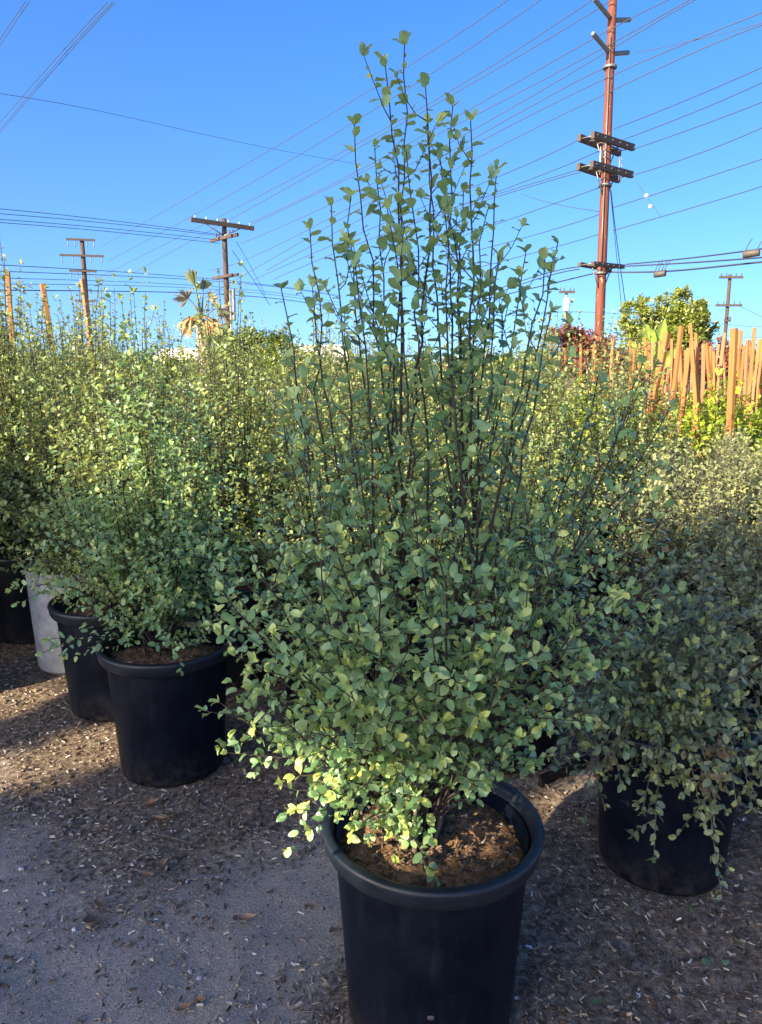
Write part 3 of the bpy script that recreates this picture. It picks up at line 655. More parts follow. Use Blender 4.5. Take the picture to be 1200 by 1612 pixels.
# (top pixel, bottom pixel, distance)
SG = 'stakes among the laurels'; SL = 'upright square wooden stake among yellow-green laurels at right'
st = [(935, 538, 931, 612, 8.4), (951, 546, 955, 606, 8.8), (964, 536, 960, 612, 8.2), (989, 540, 993, 610, 8.3), (1000, 552, 997, 604, 8.9), (1016, 546, 1021, 612, 8.5), (1037, 540, 1034, 618, 8.3), (1055, 556, 1049, 612, 8.7), (1066, 535, 1069, 620, 8.1), (1128, 540, 1122, 616, 8.5), (1160, 545, 1163, 612, 8.4), (1183, 540, 1187, 606, 8.6), (1113, 528, 1119, 622, 8.2), (1092, 538, 1086, 622, 8.3), (1194, 528, 1199, 616, 8.3),
      (1030, 545, 1018, 640, 7.2), (1024, 530, 1026, 620, 7.6), (1072, 512, 1052, 680, 6.6), (1068, 525, 1074, 610, 8), (1087, 520, 1098, 675, 6.7), (1097, 520, 1100, 640, 7.3), (1103, 550, 1092, 670, 6.8), (1109, 535, 1107, 630, 7.6),
      (1121, 560, 1127, 640, 7.9), (1136, 530, 1130, 620, 7.8), (1143, 536, 1142, 620, 7.8), (1172, 533, 1165, 615, 7.5), (1178, 537, 1173, 612, 7.9), (1187, 525, 1178, 620, 7.0), (1190, 532, 1186, 630, 7.6), (1199, 535, 1194, 610, 8.1),
      (938, 540, 936, 610, 8.6), (972, 555, 966, 600, 9), (995, 548, 988, 600, 9.2), (1012, 555, 1005, 610, 8.8), (1046, 548, 1041, 620, 8.2), (1005, 535, 1008, 600, 9.5),
      (868, 540, 866, 600, 9.6), (893, 543, 890, 600, 9.8), (915, 540, 914, 600, 9.6), (857, 552, 856, 600, 9.9), 
      (1060, 545, 1058, 610, 8.6), (1081, 550, 1079, 600, 8.8), (1116, 552, 1117, 610, 8.9), (1156, 530, 1152, 600, 8.8), (1148, 545, 1150, 600, 9.0), (700, 558, 702, 600, 10), (560, 560, 562, 600, 10), (610, 558, 606, 600, 10), (660, 560, 664, 600, 10), (770, 557, 768, 600, 10)]
for (tx, ty, bx, by, Y) in st:
    ty += rng.normal(0, 6); tx += rng.normal(0, 2.5)
    a, b_ = at(tx, ty, Y), at(bx, by, Y - .05); d = b_ - a; e = a + d * ((a[2] - .02) / (a[2] - b_[2])); stake(e, a, rng.uniform(.024, .034), SL, SG)
for (tx, ty, bx, by, Y, lab, mt) in ((1050, 524, 1024, 652, 6.7, 'slanting wooden stake leaning right in front of the laurels', 'stake'), (1085, 548, 1073, 655, 6.9, 'pale yellowish bamboo-thin stake leaning among the laurels', 'stake_old'), (1156, 517, 1149, 665, 6.3, 'thick brownish stake, tallest of the stakes at far right', 'stake'), (1166, 520, 1160, 600, 9, 'weathered grey stake behind the stakes at far right', 'stake_old'),
                                 (67, 447, 83, 547, 7.9, 'thick brown wooden stake leaning left above the left shrubs, middle of three', 'stake_old'), (130, 440, 143, 545, 8.3, 'orange-brown wooden stake right beside the far crossarm pole at left', 'stake_old'), (12, 428, 16, 490, 8.6, 'wooden stake nearest the left picture edge above the shrubs', 'stake_old')):
    a, b_ = at(tx, ty, Y), at(bx, by, Y - .05); d = b_ - a; e = a + d * ((a[2] - .02) / (a[2] - b_[2])); stake(e, a, .040 if 'thin' in lab else .048, lab)

# ------------------------------------------------------------------ things behind the field
def crown(rg, centers, n, size, squash=.8):
    """leaf clumps spread through uneven lumps"""
    P, D, N = [], [], []
    w = np.array([c[3] ** 2 for c in centers]); w = w / w.sum()
    for (cx, cy, cz, r), k in zip(centers, (w * n).astype(int)):
        nc = max(5, k // 40); cc = unit(rg.normal(0, 1, (nc, 3))) * (rg.random((nc, 1)) ** .35) * r * np.array([1, 1, squash]) + np.array([cx, cy, cz])
        q = cc[rg.integers(0, nc, k)] + rg.normal(0, .16 * r, (k, 3)); P.append(q)
        o = unit(q - np.array([cx, cy, cz]) + rg.normal(0, .4, (k, 3)) * r); D.append(unit(o + rg.normal(0, .7, (k, 3)))); N.append(o + np.array([0, 0, .6]))
    P, D, N = map(np.concatenate, (P, D, N)); n_ = len(P)
    return dict(P=P, D=D, N=N, S=size * rg.uniform(.6, 1.3, n_), Y=(rg.random(n_) < .15) * rg.random(n_), X=np.zeros(n_))
def leafy(name, label, cat, base, centers, n, size, mat, seed, trunk=None, trunk_mat='old_bark', group=None, width=.55):
    rg = np.random.default_rng(seed); t = empty(name, base, 0, label, cat, group)
    fb = MB(); add_leaves(fb, 'lo', crown(rg, centers, n, size), rg, width=width); fb.build('crown', M[mat], t, kind='stuff')
    b = MB(); tr = trunk or .08
    for (cx, cy, cz, r) in centers[:8]:
        b.tube(bezier(np.array([0, 0, -.05]), np.array([cx * .2, cy * .2, cz * .6]), np.array([cx, cy, cz + r * .3]), 8), np.linspace(tr, tr * .2, 8), 6)
    b.build('trunk', M[trunk_mat], t); return t
def px_center(px, py, Y, r_px, base):
    p = at(px, py, Y) - np.array(base); return (*p, r_px / F * Y)
B = np.array([8.6, 22, 0.])
leafy('broadleaf_tree', 'rounded green tree with bright crown beyond the stakes at right', 'tree', B, [px_center(1072, 482, 22.3, 25, B), px_center(1003, 500, 21.8, 24, B), px_center(1035, 500, 22, 24, B), px_center(1085, 505, 22, 28, B), px_center(1055, 510, 22, 28, B), px_center(1000, 525, 22.2, 26, B), px_center(1065, 545, 22, 45, B), px_center(1020, 550, 22, 45, B), px_center(1078, 462, 22, 12, B), px_center(1060, 466, 22, 9, B), px_center(1012, 476, 22, 11, B), px_center(1038, 476, 22, 9, B), px_center(990, 486, 22, 11, B), px_center(1096, 484, 22, 13, B)], 12000, .12, 'leaf_tree', 5, .14)
B = np.array([9.9, 23.5, 0.])
leafy('dark_tree', 'dark green tree at the right side of the bright crown', 'tree', B, [px_center(1098, 502, 23.5, 20, B), px_center(1103, 520, 23.5, 20, B), px_center(1092, 540, 23.5, 26, B)], 2500, .15, 'leaf_tree', 8, .12)
for q, (x0, x1, ty, Y, lab) in enumerate(((868, 985, 512, 19, 'dark red flowering shrub at the foot of the tall rusty pole'), (1000, 1060, 535, 20, 'dark red flowering shrub below the banana leaves'), (1085, 1165, 530, 21, 'dark red flowering shrub in front of the thin pole at far right'))):
    B = at((x0 + x1) / 2, 570, Y); B[2] = 0; rg = np.random.default_rng(40 + q)
    cs = [px_center(rg.uniform(x0, x1), ty + rg.uniform(16, 40), Y + rg.normal(0, .3), rg.uniform(14, 20), B) for _ in range(int((x1 - x0) / 9))] + [px_center(px_, 575, Y, 28, B) for px_ in np.arange(x0, x1, 26)]
    leafy('red_shrub', lab, 'shrub', B, cs, int((x1 - x0) * 60), .11, 'leaf_red', 50 + q, .04, group='red shrubs behind the stakes')
B = at(392, 575, 33); B[2] = 0
cs = [px_center(px_, 545 + 6 * math.sin(px_), 33 + (i_ % 3) * .4, 30, B) for i_, px_ in enumerate(range(338, 450, 11))] + [px_center(px_, 580, 33, 34, B) for px_ in range(338, 450, 15)]
leafy('clipped_hedge', 'bright green clipped hedge behind the left crossarm pole', 'hedge', B, cs, 9000, .17, 'leaf_hedge', 60, .05)
B = at(560, 585, 30); B[2] = 0
for q, (px_, ty, Y) in enumerate(((470, 555, 30), (555, 560, 31), (640, 556, 30), (730, 556, 29), (810, 553, 28), (250, 556, 34), (160, 556, 34), (60, 556, 33), (1190, 555, 26))):
    B = at(px_, 585, Y); B[2] = 0
    cs = [px_center(px_ + d_, ty + 22 + abs(d_) * .2, Y, 26, B) for d_ in (-40, -20, 0, 20, 40)]
    leafy('far_shrub', 'distant round green shrub along the far edge of the nursery', 'shrub', B, cs, 2200, .2, 'leaf_hedge', 70 + q, .05, group='far shrubs')

# banana
bn_b = at(1030, 575, 15); bn_b[2] = 0
bn = empty('banana_plant', bn_b, 0, 'banana plant with broad upright yellow-green leaves beyond the stakes', 'plant'); rg = np.random.default_rng(4)
b = MB(); b.tube([(0, 0, -.05), (.02, 0, .8), (0, 0, 1.5)], [.13, .11, .08], 10); b.build('stem', M['leaf_banana'], bn)
for k, (dx, dy, top, w) in enumerate(((-.28, -.1, 1.30, .17), (.16, .0, 1.42, .15), (-.62, .1, .95, .15), (.55, -.1, .85, .14), (.3, .3, 1.2, .14), (-.15, .35, 1.25, .14), (.75, .2, .55, .13), (-.75, -.2, .6, .13))):
    a = np.array([0, 0, 1.35]); e = np.array([dx * .9, dy, 1.35 + top * .86]); mid = np.array([dx * .35, dy * .4, 1.35 + top * .66]); P = bezier(a, mid, e, 14)
    T = unit(np.gradient(P, axis=0)); side = unit(np.cross(T, np.array([.25 * (1 if dx > 0 else -1), -1., .25]))); nrm = np.cross(side, T)
    t = np.linspace(0, 1, 14); wd = w * np.clip(np.minimum((t - .18) / .18, (1.03 - t) / .3), .06, 1); rows = []
    for s_ in (-1, -.5, 0, .5, 1): rows.append(P + side * (wd * .72 * s_ * (1 - .35 * abs(s_) * np.maximum(0, rg.normal(0, .8, 30)[:14])))[:, None] + nrm * (wd * .25 * abs(s_))[:, None] + rg.normal(0, .006, P.shape) * abs(s_))
    V = np.stack(rows, 1).reshape(-1, 3); i_ = np.arange(13)[:, None] * 5 + np.arange(4)[None]
    b = MB(); b.add(V, [np.stack([i_, i_ + 1, i_ + 6, i_ + 5], -1).reshape(-1, 4)], tint=np.clip(np.repeat(rg.random(14) * .6, 5) + np.tile([.0, .2, .55, .1, .0], 14), 0, 1), young=.1, dead=0.)
    b.build('leaf', M['leaf_banana'], bn)

# palm
pm_b = at(320, 575, 26); pm_b[2] = 0
pm = empty('palm_tree', pm_b, 0, 'ragged palm with pale trunk, brown skirt and one green upright frond', 'palm'); top = at(318, 510, 26) - pm_b
b = MB(); b.tube(bezier(np.array([.12, 0, -.1]), top * .5 + np.array([.12, 0, 0]), top, 12), np.linspace(.27, .2, 12) * (1 + .06 * np.random.default_rng(3).normal(0, 1, 12)), 12); b.build('trunk', M['palm_bark'], pm)
def frond(start, end, sag, blades, bl, mat, spread, r=.03, rg=np.random.default_rng(9), up=(0, 0, 0)):
    start, end = np.array(start), np.array(end); mid = (start + end) / 2 + np.array([0, 0, sag]); P = bezier(start, mid, end, 8); b = MB(); b.tube(P, np.linspace(r, r * .4, 8), 5, tint=.5, young=0., dead=0.)
    T = unit(P[-1] - P[-2])
    for k in range(blades):
        a = (k / (blades - 1) - .5) * 2 * spread; X = unit(np.cross(T, np.array([0, 1., .01]))); d = unit(T * math.cos(a) + X * math.sin(a) + rg.normal(0, .10, 3) + np.array(up)); l = bl * (1 - .25 * abs(a) / spread) * rg.uniform(.8, 1.1)
        w = unit(np.cross(d, np.array([0, 1, 0.]) + rg.normal(0, .4, 3))) * .045; o = P[-1]; e = o + d * l + np.array([0, 0, -.12 * l])
        m_ = o + d * l * .55; b.add([o - w * .4, o + w * .4, m_ + w, m_ - w, e], [[[0, 1, 2, 3]], [[3, 2, 4]]], tint=rg.random(), young=0., dead=0.)
    b.build('frond', M[mat], pm)
A_ = lambda px, py, dy=0: at(px, py, 26 + dy) - pm_b
frond(A_(318, 508), A_(307, 450), .2, 26, .75, 'frond_green', .40, .055)
frond(A_(318, 508), A_(320, 455, .3), .2, 14, .5, 'frond_green', 1.2, .04)
frond(A_(318, 508), A_(296, 470, -.3), .3, 14, .55, 'frond_grey', 1.2, .03, up=(0, 0, -.3))
frond(A_(320, 510), A_(342, 486, .2), .25, 16, .6, 'frond_grey', 1.3, .03, up=(0, 0, -.9))
frond(A_(318, 508), A_(330, 470, -.4), .3, 14, .55, 'frond_grey', 1.0, .03, up=(.2, 0, -.3))
for k, (px_, py_) in enumerate(((300, 500), (292, 505), (306, 497), (330, 500), (337, 508), (314, 496), (325, 505), (298, 512))):
    frond(A_(318, 500), A_(px_, py_, (-.5, .5, -.3, .2)[k % 4]), .15, 12, .5, 'frond_dead', 1.2, .025, up=(0, 0, -.8))

# low buildings far behind
def building(name, label, px, py_top, Y, w, d, mat):
    c = at(px, 575, Y); h = at(px, py_top, Y)[2]; t = empty(name, (c[0], c[1], 0), 0, label, 'building')
    b = MB(); b.box((0, 0, h / 2 - .1), (w, d, h + .1 - .25)); b.build('wall', M[mat], t, smooth=False)
    r = MB(); z = h - .225
    r.add([(-w / 2 - .3, -d / 2 - .3, z), (w / 2 + .3, -d / 2 - .3, z), (w / 2 + .3, d / 2 + .3, z), (-w / 2 - .3, d / 2 + .3, z), (-w / 2, 0, z + .7), (w / 2, 0, z + .7)], [[[0, 1, 5, 4], [2, 3, 4, 5], [0, 3, 2, 1]], [[1, 2, 5], [3, 0, 4]]]); r.build('roof', M['roof' if 'pale' not in label else 'stucco'], t, smooth=False)
    for k in range(2):
        f = MB(); f.box(((k - .5) * w * .5, -d / 2 - .02, h * .55), (1.2, .06, 1.0)); fr = f.build('window', M['white'], t, smooth=False)
        g = MB(); g.box(((k - .5) * w * .5, -d / 2 - .045, h * .55), (1.0, .03, .8)); g.build('pane', M['glass'], fr, smooth=False)
building('low_building', 'low pale building glimpsed between stems of the front shrub', 508, 556, 45, 2.6, 4, 'stucco')
building('low_shed', 'low pale shed far off, left of the ragged palm', 286, 561, 48, 2.2, 3, 'stucco')

# ------------------------------------------------------------------ utility poles
def depth(px):                                  # the line of poles runs away to the left
    a = (px - 600) / F; return 26 + (7.6 - a * 26) / (.83 + a)
ARM = unit(np.array([1., .95, 0.])); ALONG = unit(np.array([-.95, 1., 0.]))
def strut(parent, a, b, r=.02, name='brace', mat='steel'): q = MB(); q.tube([a, b], r, 6); return q.build(name, M[mat], parent)
def insulator(parent, p, axis_, L, r, mat='glassy', name='insulator'):
    ax = unit(np.array(axis_, float)); n = 9 if L < .9 else 25; P = [np.array(p) + ax * L * t for t in np.linspace(0, 1, n)]; q = MB(); q.tube(P, [r * (1 if k % 2 else (.55 if n == 9 else .8)) for k in range(n)], 8); return q.build(name, M[mat], parent)
def pole_obj(base, top, r0, r1, label, mat):
    t = empty('utility_pole', base, 0, label, 'utility pole'); P = np.array([[0, 0, -.1], *[[0, 0, top * k / 6] for k in range(1, 7)]]); b = MB(); b.tube(P, np.linspace(r0, r1, 7), 18); b.build('pole', M[mat], t); return t
pb = at(942.5, 570, 26); pb[2] = 0; Hp = at(965, -60, 26)[2]
pole = pole_obj(pb, Hp, .168, .125, 'tall rusty-red wooden utility pole with doubled dark crossarms', 'pole_red')
pole.rotation_euler = (0, R(-.75), 0); hz = lambda py: at(950, py, 26)[2]
for py_, L, kk in ((226, 2.45, 0), (270, 2.45, 1), (419, 1.9, 2)):
    for s_ in (-1, 1):
        c_ = np.array([0, 0, hz(py_)]) + ALONG * s_ * .27 * np.array([1, 1, 1]); sh = ARM * (.05 * s_); b = MB(); hh = .20 if kk < 2 else .13
        A2 = unit(ARM + np.array([0, 0, -.02 * s_])); b.beam(c_ - A2 * L / 2 + sh, c_ + A2 * L / 2 + sh, .12, hh); b.build('crossarm', M['arm'], pole, smooth=False)
    for s_ in (-1, 1):
        e = ARM * s_ * .55 + np.array([0, 0, hz(py_) - .1]); strut(pole, e, np.array([ARM[0] * s_ * .12, ARM[1] * s_ * .12, hz(py_) - .75]), .02)
    for q in np.linspace(-.45, .45, 6):
        b = MB(); c_ = ARM * q * L + np.array([0, 0, hz(py_)]); b.tube([c_ - ALONG * .36, c_ + ALONG * .36], .018, 6); b.build('bolt', M['steel'], pole)
for py_ in (32, 85):
    for s_, up in ((-1, .30), (1, -.02)):
        d = ARM * s_ + np.array([0, 0, up + (.3 if s_ > 0 else 0)]); s0 = unit(d) * .16 + np.array([0, 0, hz(py_)]); insulator(pole, s0, d, .95, .075, 'polymer', 'standoff_insulator')
for (q, zz, LL) in ((-.85, 240, .85), (-.62, 232, .5), (.42, 246, .75), (.3, 246, .75)):
    insulator(pole, ARM * q + np.array([0, 0, hz(zz)]) - ALONG * .3, (0, 0, -1), LL, .020)
for z_ in (106, 430, 292):
    b = MB(); b.lathe([(.20, -.04), (.215, -.04), (.215, .04), (.20, .04)], 20, (0, 0, hz(z_))); b.build('band', M['steel'], pole)
for k, (dx, z_) in enumerate(((-.08, 300), (-.07, 60))): strut(pole, (dx, -.19, hz(430)), (dx, -.16, hz(z_)), .016, 'conduit', 'steel')

pb2 = at(361, 570, depth(361)); Y2 = pb2[1]; pb2[2] = 0; h2 = lambda py: at(361, py, Y2)[2]
pole2 = pole_obj(pb2, h2(344), .19, .14, 'dark brown wooden utility pole with slanting top crossarm, left of centre', 'pole_brown')
A3 = unit(np.array([1, .75, -.03]))
for py_, L, s_, up, hh in ((354, 3.9, 0, A3, .24), (372, 1.9, -1, unit(np.array([.8, -.75, .03])), .18), (376, 2.1, 1, unit(np.array([.8, -.75, .03])), .18), (434, 1.7, -1, unit(np.array([.8, -.75, .03])), .15), (436, 1.9, 1, unit(np.array([.8, -.75, .03])), .15)):
    c_ = np.array([0, 0, h2(py_)]) + (np.cross(up, (0, 0, 1)) * .24 * s_ if s_ else np.array([0, -.24, 0])); b = MB(); b.beam(c_ - up * L / 2, c_ + up * L / 2, .14, hh); b.build('crossarm', M['arm' if s_ == 0 else 'pole_brown'], pole2, smooth=False)
for q in np.linspace(-1.7, 1.7, 6): insulator(pole2, A3 * q + np.array([0, -.24, h2(354) + .1]), (0, 0, 1), .16, .05, 'glassy')
for s_ in (-1, 1): strut(pole2, A3 * s_ * 1.1 + np.array([0, -.24, h2(354) - .1]), (0, -.16, h2(372)), .03)
for q in (-.8, -.5, .5, .8): insulator(pole2, unit(np.array([.8, -.75, .03])) * q + np.array([0, 0, h2(372) + .08]), (0, 0, 1), .2, .06, 'case')
b = MB(); b.tube([(.22, -.1, 0), (.22, -.1, h2(455))], .06, 8); b.build('conduit', M['pole_grey'], pole2)
insulator(pole2, (.42, -.1, h2(505)), (0, 0, 1), h2(455) - h2(505), .11, 'steel', 'cable_riser')

pb3 = at(143, 570, depth(143)); Y3 = pb3[1]; pb3[2] = 0; h3 = lambda py: at(143, py, Y3)[2]
pole3 = pole_obj(pb3, h3(376), .24, .17, 'distant dark pole with three level crossarms at far left', 'pole_brown')
for py_, L in ((378, 2.2), (403, 3.4), (427, 2.1), (474, 1.6)):
    b = MB(); A4 = unit(np.array([1, .25, 0])); c_ = np.array([0, -.26, h3(py_)]); b.beam(c_ - A4 * L / 2, c_ + A4 * L / 2, .13, .16); b.build('crossarm', M['arm'], pole3, smooth=False)
    for s_ in (-1, -.45, .45, 1): insulator(pole3, c_ + A4 * s_ * L * .45, (0, 0, -1), .55, .05, 'polymer')

def small_pole(px, top, Y, r, arms, label, mat, can=None):
    p = at(px, 570, Y); p[2] = 0; hh = lambda py: at(px, py, Y)[2]; t = pole_obj(p, hh(top), r, r * .8, label, mat)
    for py_, w in arms: 
        b = MB(); L = w / F * Y; b.beam((-L / 2, -r - .06, hh(py_)), (L / 2, -r - .06, hh(py_)), .12, .15); b.build('crossarm', M['arm'], t, smooth=False)
        for s_ in (-.42, -.2, .2, .42): insulator(t, (s_ * L, -r - .06, hh(py_) + .07), (0, 0, 1), .2, .05, 'case')
    if can:
        b = MB(); z0, z1 = hh(can[1]), hh(can[0]); b.lathe([(0, z0), (.2, z0), (.22, z0 + .05), (.22, z1 - .08), (.18, z1), (0, z1)], 16, (-.05, -r - .25, 0)); b.build('transformer', M['white'], t)
small_pole(1138, 432, 55, .14, ((437, 36), (481, 40), (505, 10)), 'thin distant utility pole with two crossarms at far right', 'pole_brown')
small_pole(887, 458, 55, .12, ((460, 24),), 'small distant utility pole with a white transformer can', 'pole_grey', (470, 490))

# ------------------------------------------------------------------ overhead wires
def wire(pts, label, group=None, r=.011, mat='wire', D=None, off=0.0, cat='wire', name='overhead_wire', thick=None):
    Q = []
    for i_, p in enumerate(pts):
        Y = p[2] if len(p) > 2 else depth(p[0]) + off
        Q.append(at(p[0], p[1], Y))
    Q = np.array(Q); t = np.arange(len(Q)) / (len(Q) - 1); tt = np.linspace(0, 1, 40)
    deg = min(3, len(Q) - 1); P = np.stack([np.polyval(np.polyfit(t, Q[:, k], deg if len(Q) > deg else len(Q) - 1), tt) for k in range(3)], 1)
    L = np.linalg.norm(Q[-1] - Q[0]); 
    if len(Q) == 2: P[:, 2] -= .006 * L * 4 * tt * (1 - tt)
    rr = np.clip(np.abs(P[:, 1]) / 30, .35, 2.2) * 0 + r
    b = MB(); b.tube(P, rr, 5, cap=False); return tag(b.build(name, M[mat], None), label, cat, group)
G1 = 'power lines along the line of poles'; L1 = 'thin power line rising from the far left pole towards the upper right'
for pts in ([(160, 388), (380, 262), (600, 132), (785, 10), (850, -40)], [(168, 412), (400, 285), (600, 165), (840, 10), (880, -20)], [(150, 440), (345, 338), (557, 232), (665, 170), (920, 10), (960, -18)], [(210, 430), (360, 345), (557, 240), (665, 174), (945, 14), (990, -18)],
            [(395, 350), (570, 268), (745, 164), (950, 56), (1090, -16)], [(398, 352), (572, 272), (750, 177), (945, 80), (1068, 10), (1110, -16)], [(380, 380), (550, 320), (755, 183), (945, 88), (1094, 10), (1130, -10)],
            [(330, 425), (475, 367), (760, 210), (952, 112)], [(320, 470), (540, 345), (755, 220), (967, 120), (1205, 17)], [(420, 425), (540, 362), (750, 245), (967, 145), (1205, 36)]):
    wire(pts, L1, G1, r=.015, mat='wire_alu')
G2 = 'lines strung between the tall rusty pole and the right'; L2 = 'power line running from the tall rusty pole to the right picture edge'
for pts in ([(967, 203), (1080, 158), (1205, 104)], [(978, 221), (1090, 178), (1205, 128)], [(1000, 234), (1100, 199), (1205, 159)], [(1000, 275), (1100, 242), (1205, 199)], [(965, 327), (1080, 290), (1205, 249)], [(965, 363), (1080, 330), (1205, 292)]): wire(pts, L2, G2, r=.013)
wire([(1002, 83), (1100, 62), (1205, 35)], 'faint upper line from the pole-top insulator towards the upper right', None, r=.010, mat='wire_alu')
G3 = 'lines strung left from the tall rusty pole'; L3 = 'power line descending left from the tall rusty pole behind the front shrub'
for pts in ([(912, 220), (780, 280), (620, 345), (400, 440)], [(945, 237), (775, 305), (600, 370), (430, 440)], [(912, 267), (785, 305), (640, 350)], [(914, 271), (785, 309), (640, 356)], [(945, 295), (775, 355), (560, 430)], [(945, 337), (775, 388), (560, 440)], [(945, 368), (795, 410), (560, 470)]): wire(pts, L3, G3, r=.013)
G4 = 'telephone cables low on the tall pole'; L4 = 'thick telephone cable leaving the low crossarm of the tall rusty pole'
wire([(985, 416, 26), (1080, 407, 24), (1205, 391, 21)], L4, G4, r=.022); wire([(985, 419, 25.5), (1080, 414, 23.5), (1205, 405, 20.5)], L4, G4, r=.022); wire([(945, 428, 26), (1030, 428, 24.8), (1100, 423, 23), (1205, 412, 21)], L4, G4, r=.026)
wire([(912, 420, 26), (850, 433, 29), (770, 460, 33)], L4, G4, r=.018); wire([(912, 424, 26), (850, 438, 29), (770, 466, 33)], L4, G4, r=.018); wire([(945, 428, 26), (870, 446, 28.5), (770, 470, 33)], L4, G4, r=.022)
for k, (px_, py_, Y) in enumerate(((1039, 431, 24.3), (1183, 399, 21.3))):
    t = empty('splice_case', at(px_, py_, Y), 0, ('smaller dark splice box hanging from the telephone cable near the pole', 'larger dark splice box on the telephone cable at the right edge')[k], 'cable box'); L = .42; s_ = 1 if k else .85
    b = MB(); d = unit(np.array([.8, -.6, .08])) * L / 2 * s_; P = [-d * 1.0, -d * .96, -d * .9, d * .9, d * .96, d]; b.tube(P, [.03, .09, .1, .1, .09, .03], 10); b.build('box_body', M['case'], t)
    for q in ((-.8, -.3, .3, .8) if k == 0 else (-.7, .7)):
        b = MB(); a_ = d * q + np.array([0, 0, .09]); b.tube(bezier(a_, a_ + np.array([.05, 0, .2]), a_ + np.array([.18 * (1 if q > 0 else .6), -.1, .30]), 6), .012, 5); b.build('lead', M['wire'], t)
G5 = 'four parallel lines running left from the slanted-arm pole'; L5 = 'one of four near-level lines from the dark left-of-centre pole to the left edge'
Yl = Y2
for (a_, b__) in ((329, 369), (337, 371), (346, 378), (351, 383)): wire([(-20, a_ - 2, Yl - 14), (170, (a_ + b__) / 2 - 2.5, Yl - 7), (345, b__, Yl)], L5, G5, r=.014)
G6 = 'low cables crossing behind the left stakes'; L6 = 'low near-level cable crossing the sky behind the left wooden stakes'
for (a_, m_, b__, r_) in ((416, 428, 440, .015), (426, 435, 442, .015), (437, 444, 451, .012), (447, 450, 455, .012), (456, 460, 461, .022)): wire([(-20, a_, Yl - 16), (180, m_, Yl - 8), (356, b__, Yl), (440, b__ + 12, Yl + 5), (540, b__ + 26, Yl + 12)], L6, G6, r=r_)
wire([(-10, 146, 30), (190, 182, 36), (360, 220, 42), (557, 257, 50)], 'single thin line sagging across the open sky at upper left', None, r=.010, mat='wire_alu')
wire([(820, 305, 40), (865, 319, 36), (943, 333, 27)], 'thin service drop reaching the tall rusty pole from the left', None, r=.012, mat='wire_alu')
for pts in ([(-10, 217), (80, 110), (176, 5)], [(-10, 205), (76, 106), (168, 5)], [(-10, 221), (84, 111), (180, 5)]): wire([(p[0], p[1], Y) for p, Y in zip(pts, (16, 12, 9))], 'one of three close steep lines in the upper left sky', 'three steep lines at upper left', r=.0042, mat='wire_alu')
for pts in ([(-10, 88), (16, 47), (46, 3)], [(-10, 78), (14, 41), (40, 3)]): wire([(p[0], p[1], Y) for p, Y in zip(pts, (13, 11.5, 10))], 'one of two steep lines cutting the top left corner', 'two lines in the top left corner', r=.004, mat='wire_alu')
wire([(962, 300, 26), (972, 385, 26.5), (988, 500, 27)], 'left guy wire slanting from the tall rusty pole to the ground', None, r=.014, cat='guy wire', name='guy_wire'); wire([(960, 290, 26), (966, 350, 26.4), (980, 500, 27)], 'right guy wire slanting from the tall rusty pole to the ground', None, r=.010, cat='guy wire', name='guy_wire')
wire([(366, 395, Yl), (395, 435, Yl + 1), (425, 480, Yl + 2)], 'longer guy wire on the right of the left-of-centre pole', None, r=.018, cat='guy wire', name='guy_wire'); wire([(372, 380, Yl), (398, 425, Yl + 1), (418, 465, Yl + 2)], 'shorter guy wire on the right of the left-of-centre pole', None, r=.014, cat='guy wire', name='guy_wire')
wire([(1003, 288, 24), (1020, 312, 23), (1040, 340, 22)], 'short thin wire carrying two white balls right of the tall pole', None, r=.008, mat='wire_alu')
for k, (px_, py_, Y) in enumerate(((1018, 308, 23.2), (1024, 325, 22.8))):
    b = MB(); b.lathe([(.001, -.055), (.03, -.048), (.052, -.02), (.056, 0), (.052, .02), (.03, .048), (.001, .055)], 14); o = b.build('marker_ball', M['white']); o.location = at(px_, py_, Y); tag(o, ('upper white ball on the short thin wire right of the tall pole', 'lower white ball on the short thin wire right of the tall pole')[k], 'ball')
G7 = 'faint far lines low at the right'; 
for pts in ([(1165, 482, 56), (1205, 500, 50)], [(870, 492, 55), (1000, 496, 55), (1138, 510, 55), (1205, 513, 55)], [(1138, 528, 56), (1205, 532, 56)]): wire(pts, 'faint distant line low in the sky at the far right', G7, r=.016, mat='wire_alu')

# ------------------------------------------------------------------ litter on the ground
rng = np.random.default_rng(91)
n = 52000; x = rng.uniform(-2.4, 2.1, n); y = .95 + 3.7 * rng.random(n) ** 1.5; pv = path_value(x, y)
keep = (rng.random(n) < np.clip(1.0 - .75 * pv + 1.3 * vnoise(x * 3.3, y * 3.3) + .6 * vnoise(x * 11, y * 11), .08, 1))
for f in (main_c, pA, pB, pC, pR): keep &= np.hypot(x - f[0], y - f[1]) > .225
x, y, pv = x[keep], y[keep], pv[keep]; n = len(x)
tint = np.clip(rng.beta(1.6, 2.0, n) + .10 * np.clip(pv, 0, 1) + .12 * (x < -.8) * (pv < .5), 0, .93); tint[rng.random(n) < .006] = 1.0
b = MB(); chips(b, np.stack([x, y, ground_z(x, y) + .005], 1), rng, .006, .023, tint); b.build('wood_chip', M['chip'], kind='stuff', smooth=False)
n = 17000; x = rng.uniform(-2.0, 1.6, n); y = .95 + 2.6 * rng.random(n) ** 1.3; k_ = path_value(x, y) > .25 + .3 * rng.random(n); x, y = x[k_], y[k_]; n = len(x)
b = MB(); chips(b, np.stack([x, y, ground_z(x, y) + .002], 1), rng, .004, .013, np.where(rng.random(n) < .35, rng.uniform(.1, .4, n), rng.uniform(.6, .97, n)), flat=.35); b.build('wood_shred', M['chip'], kind='stuff', smooth=False)
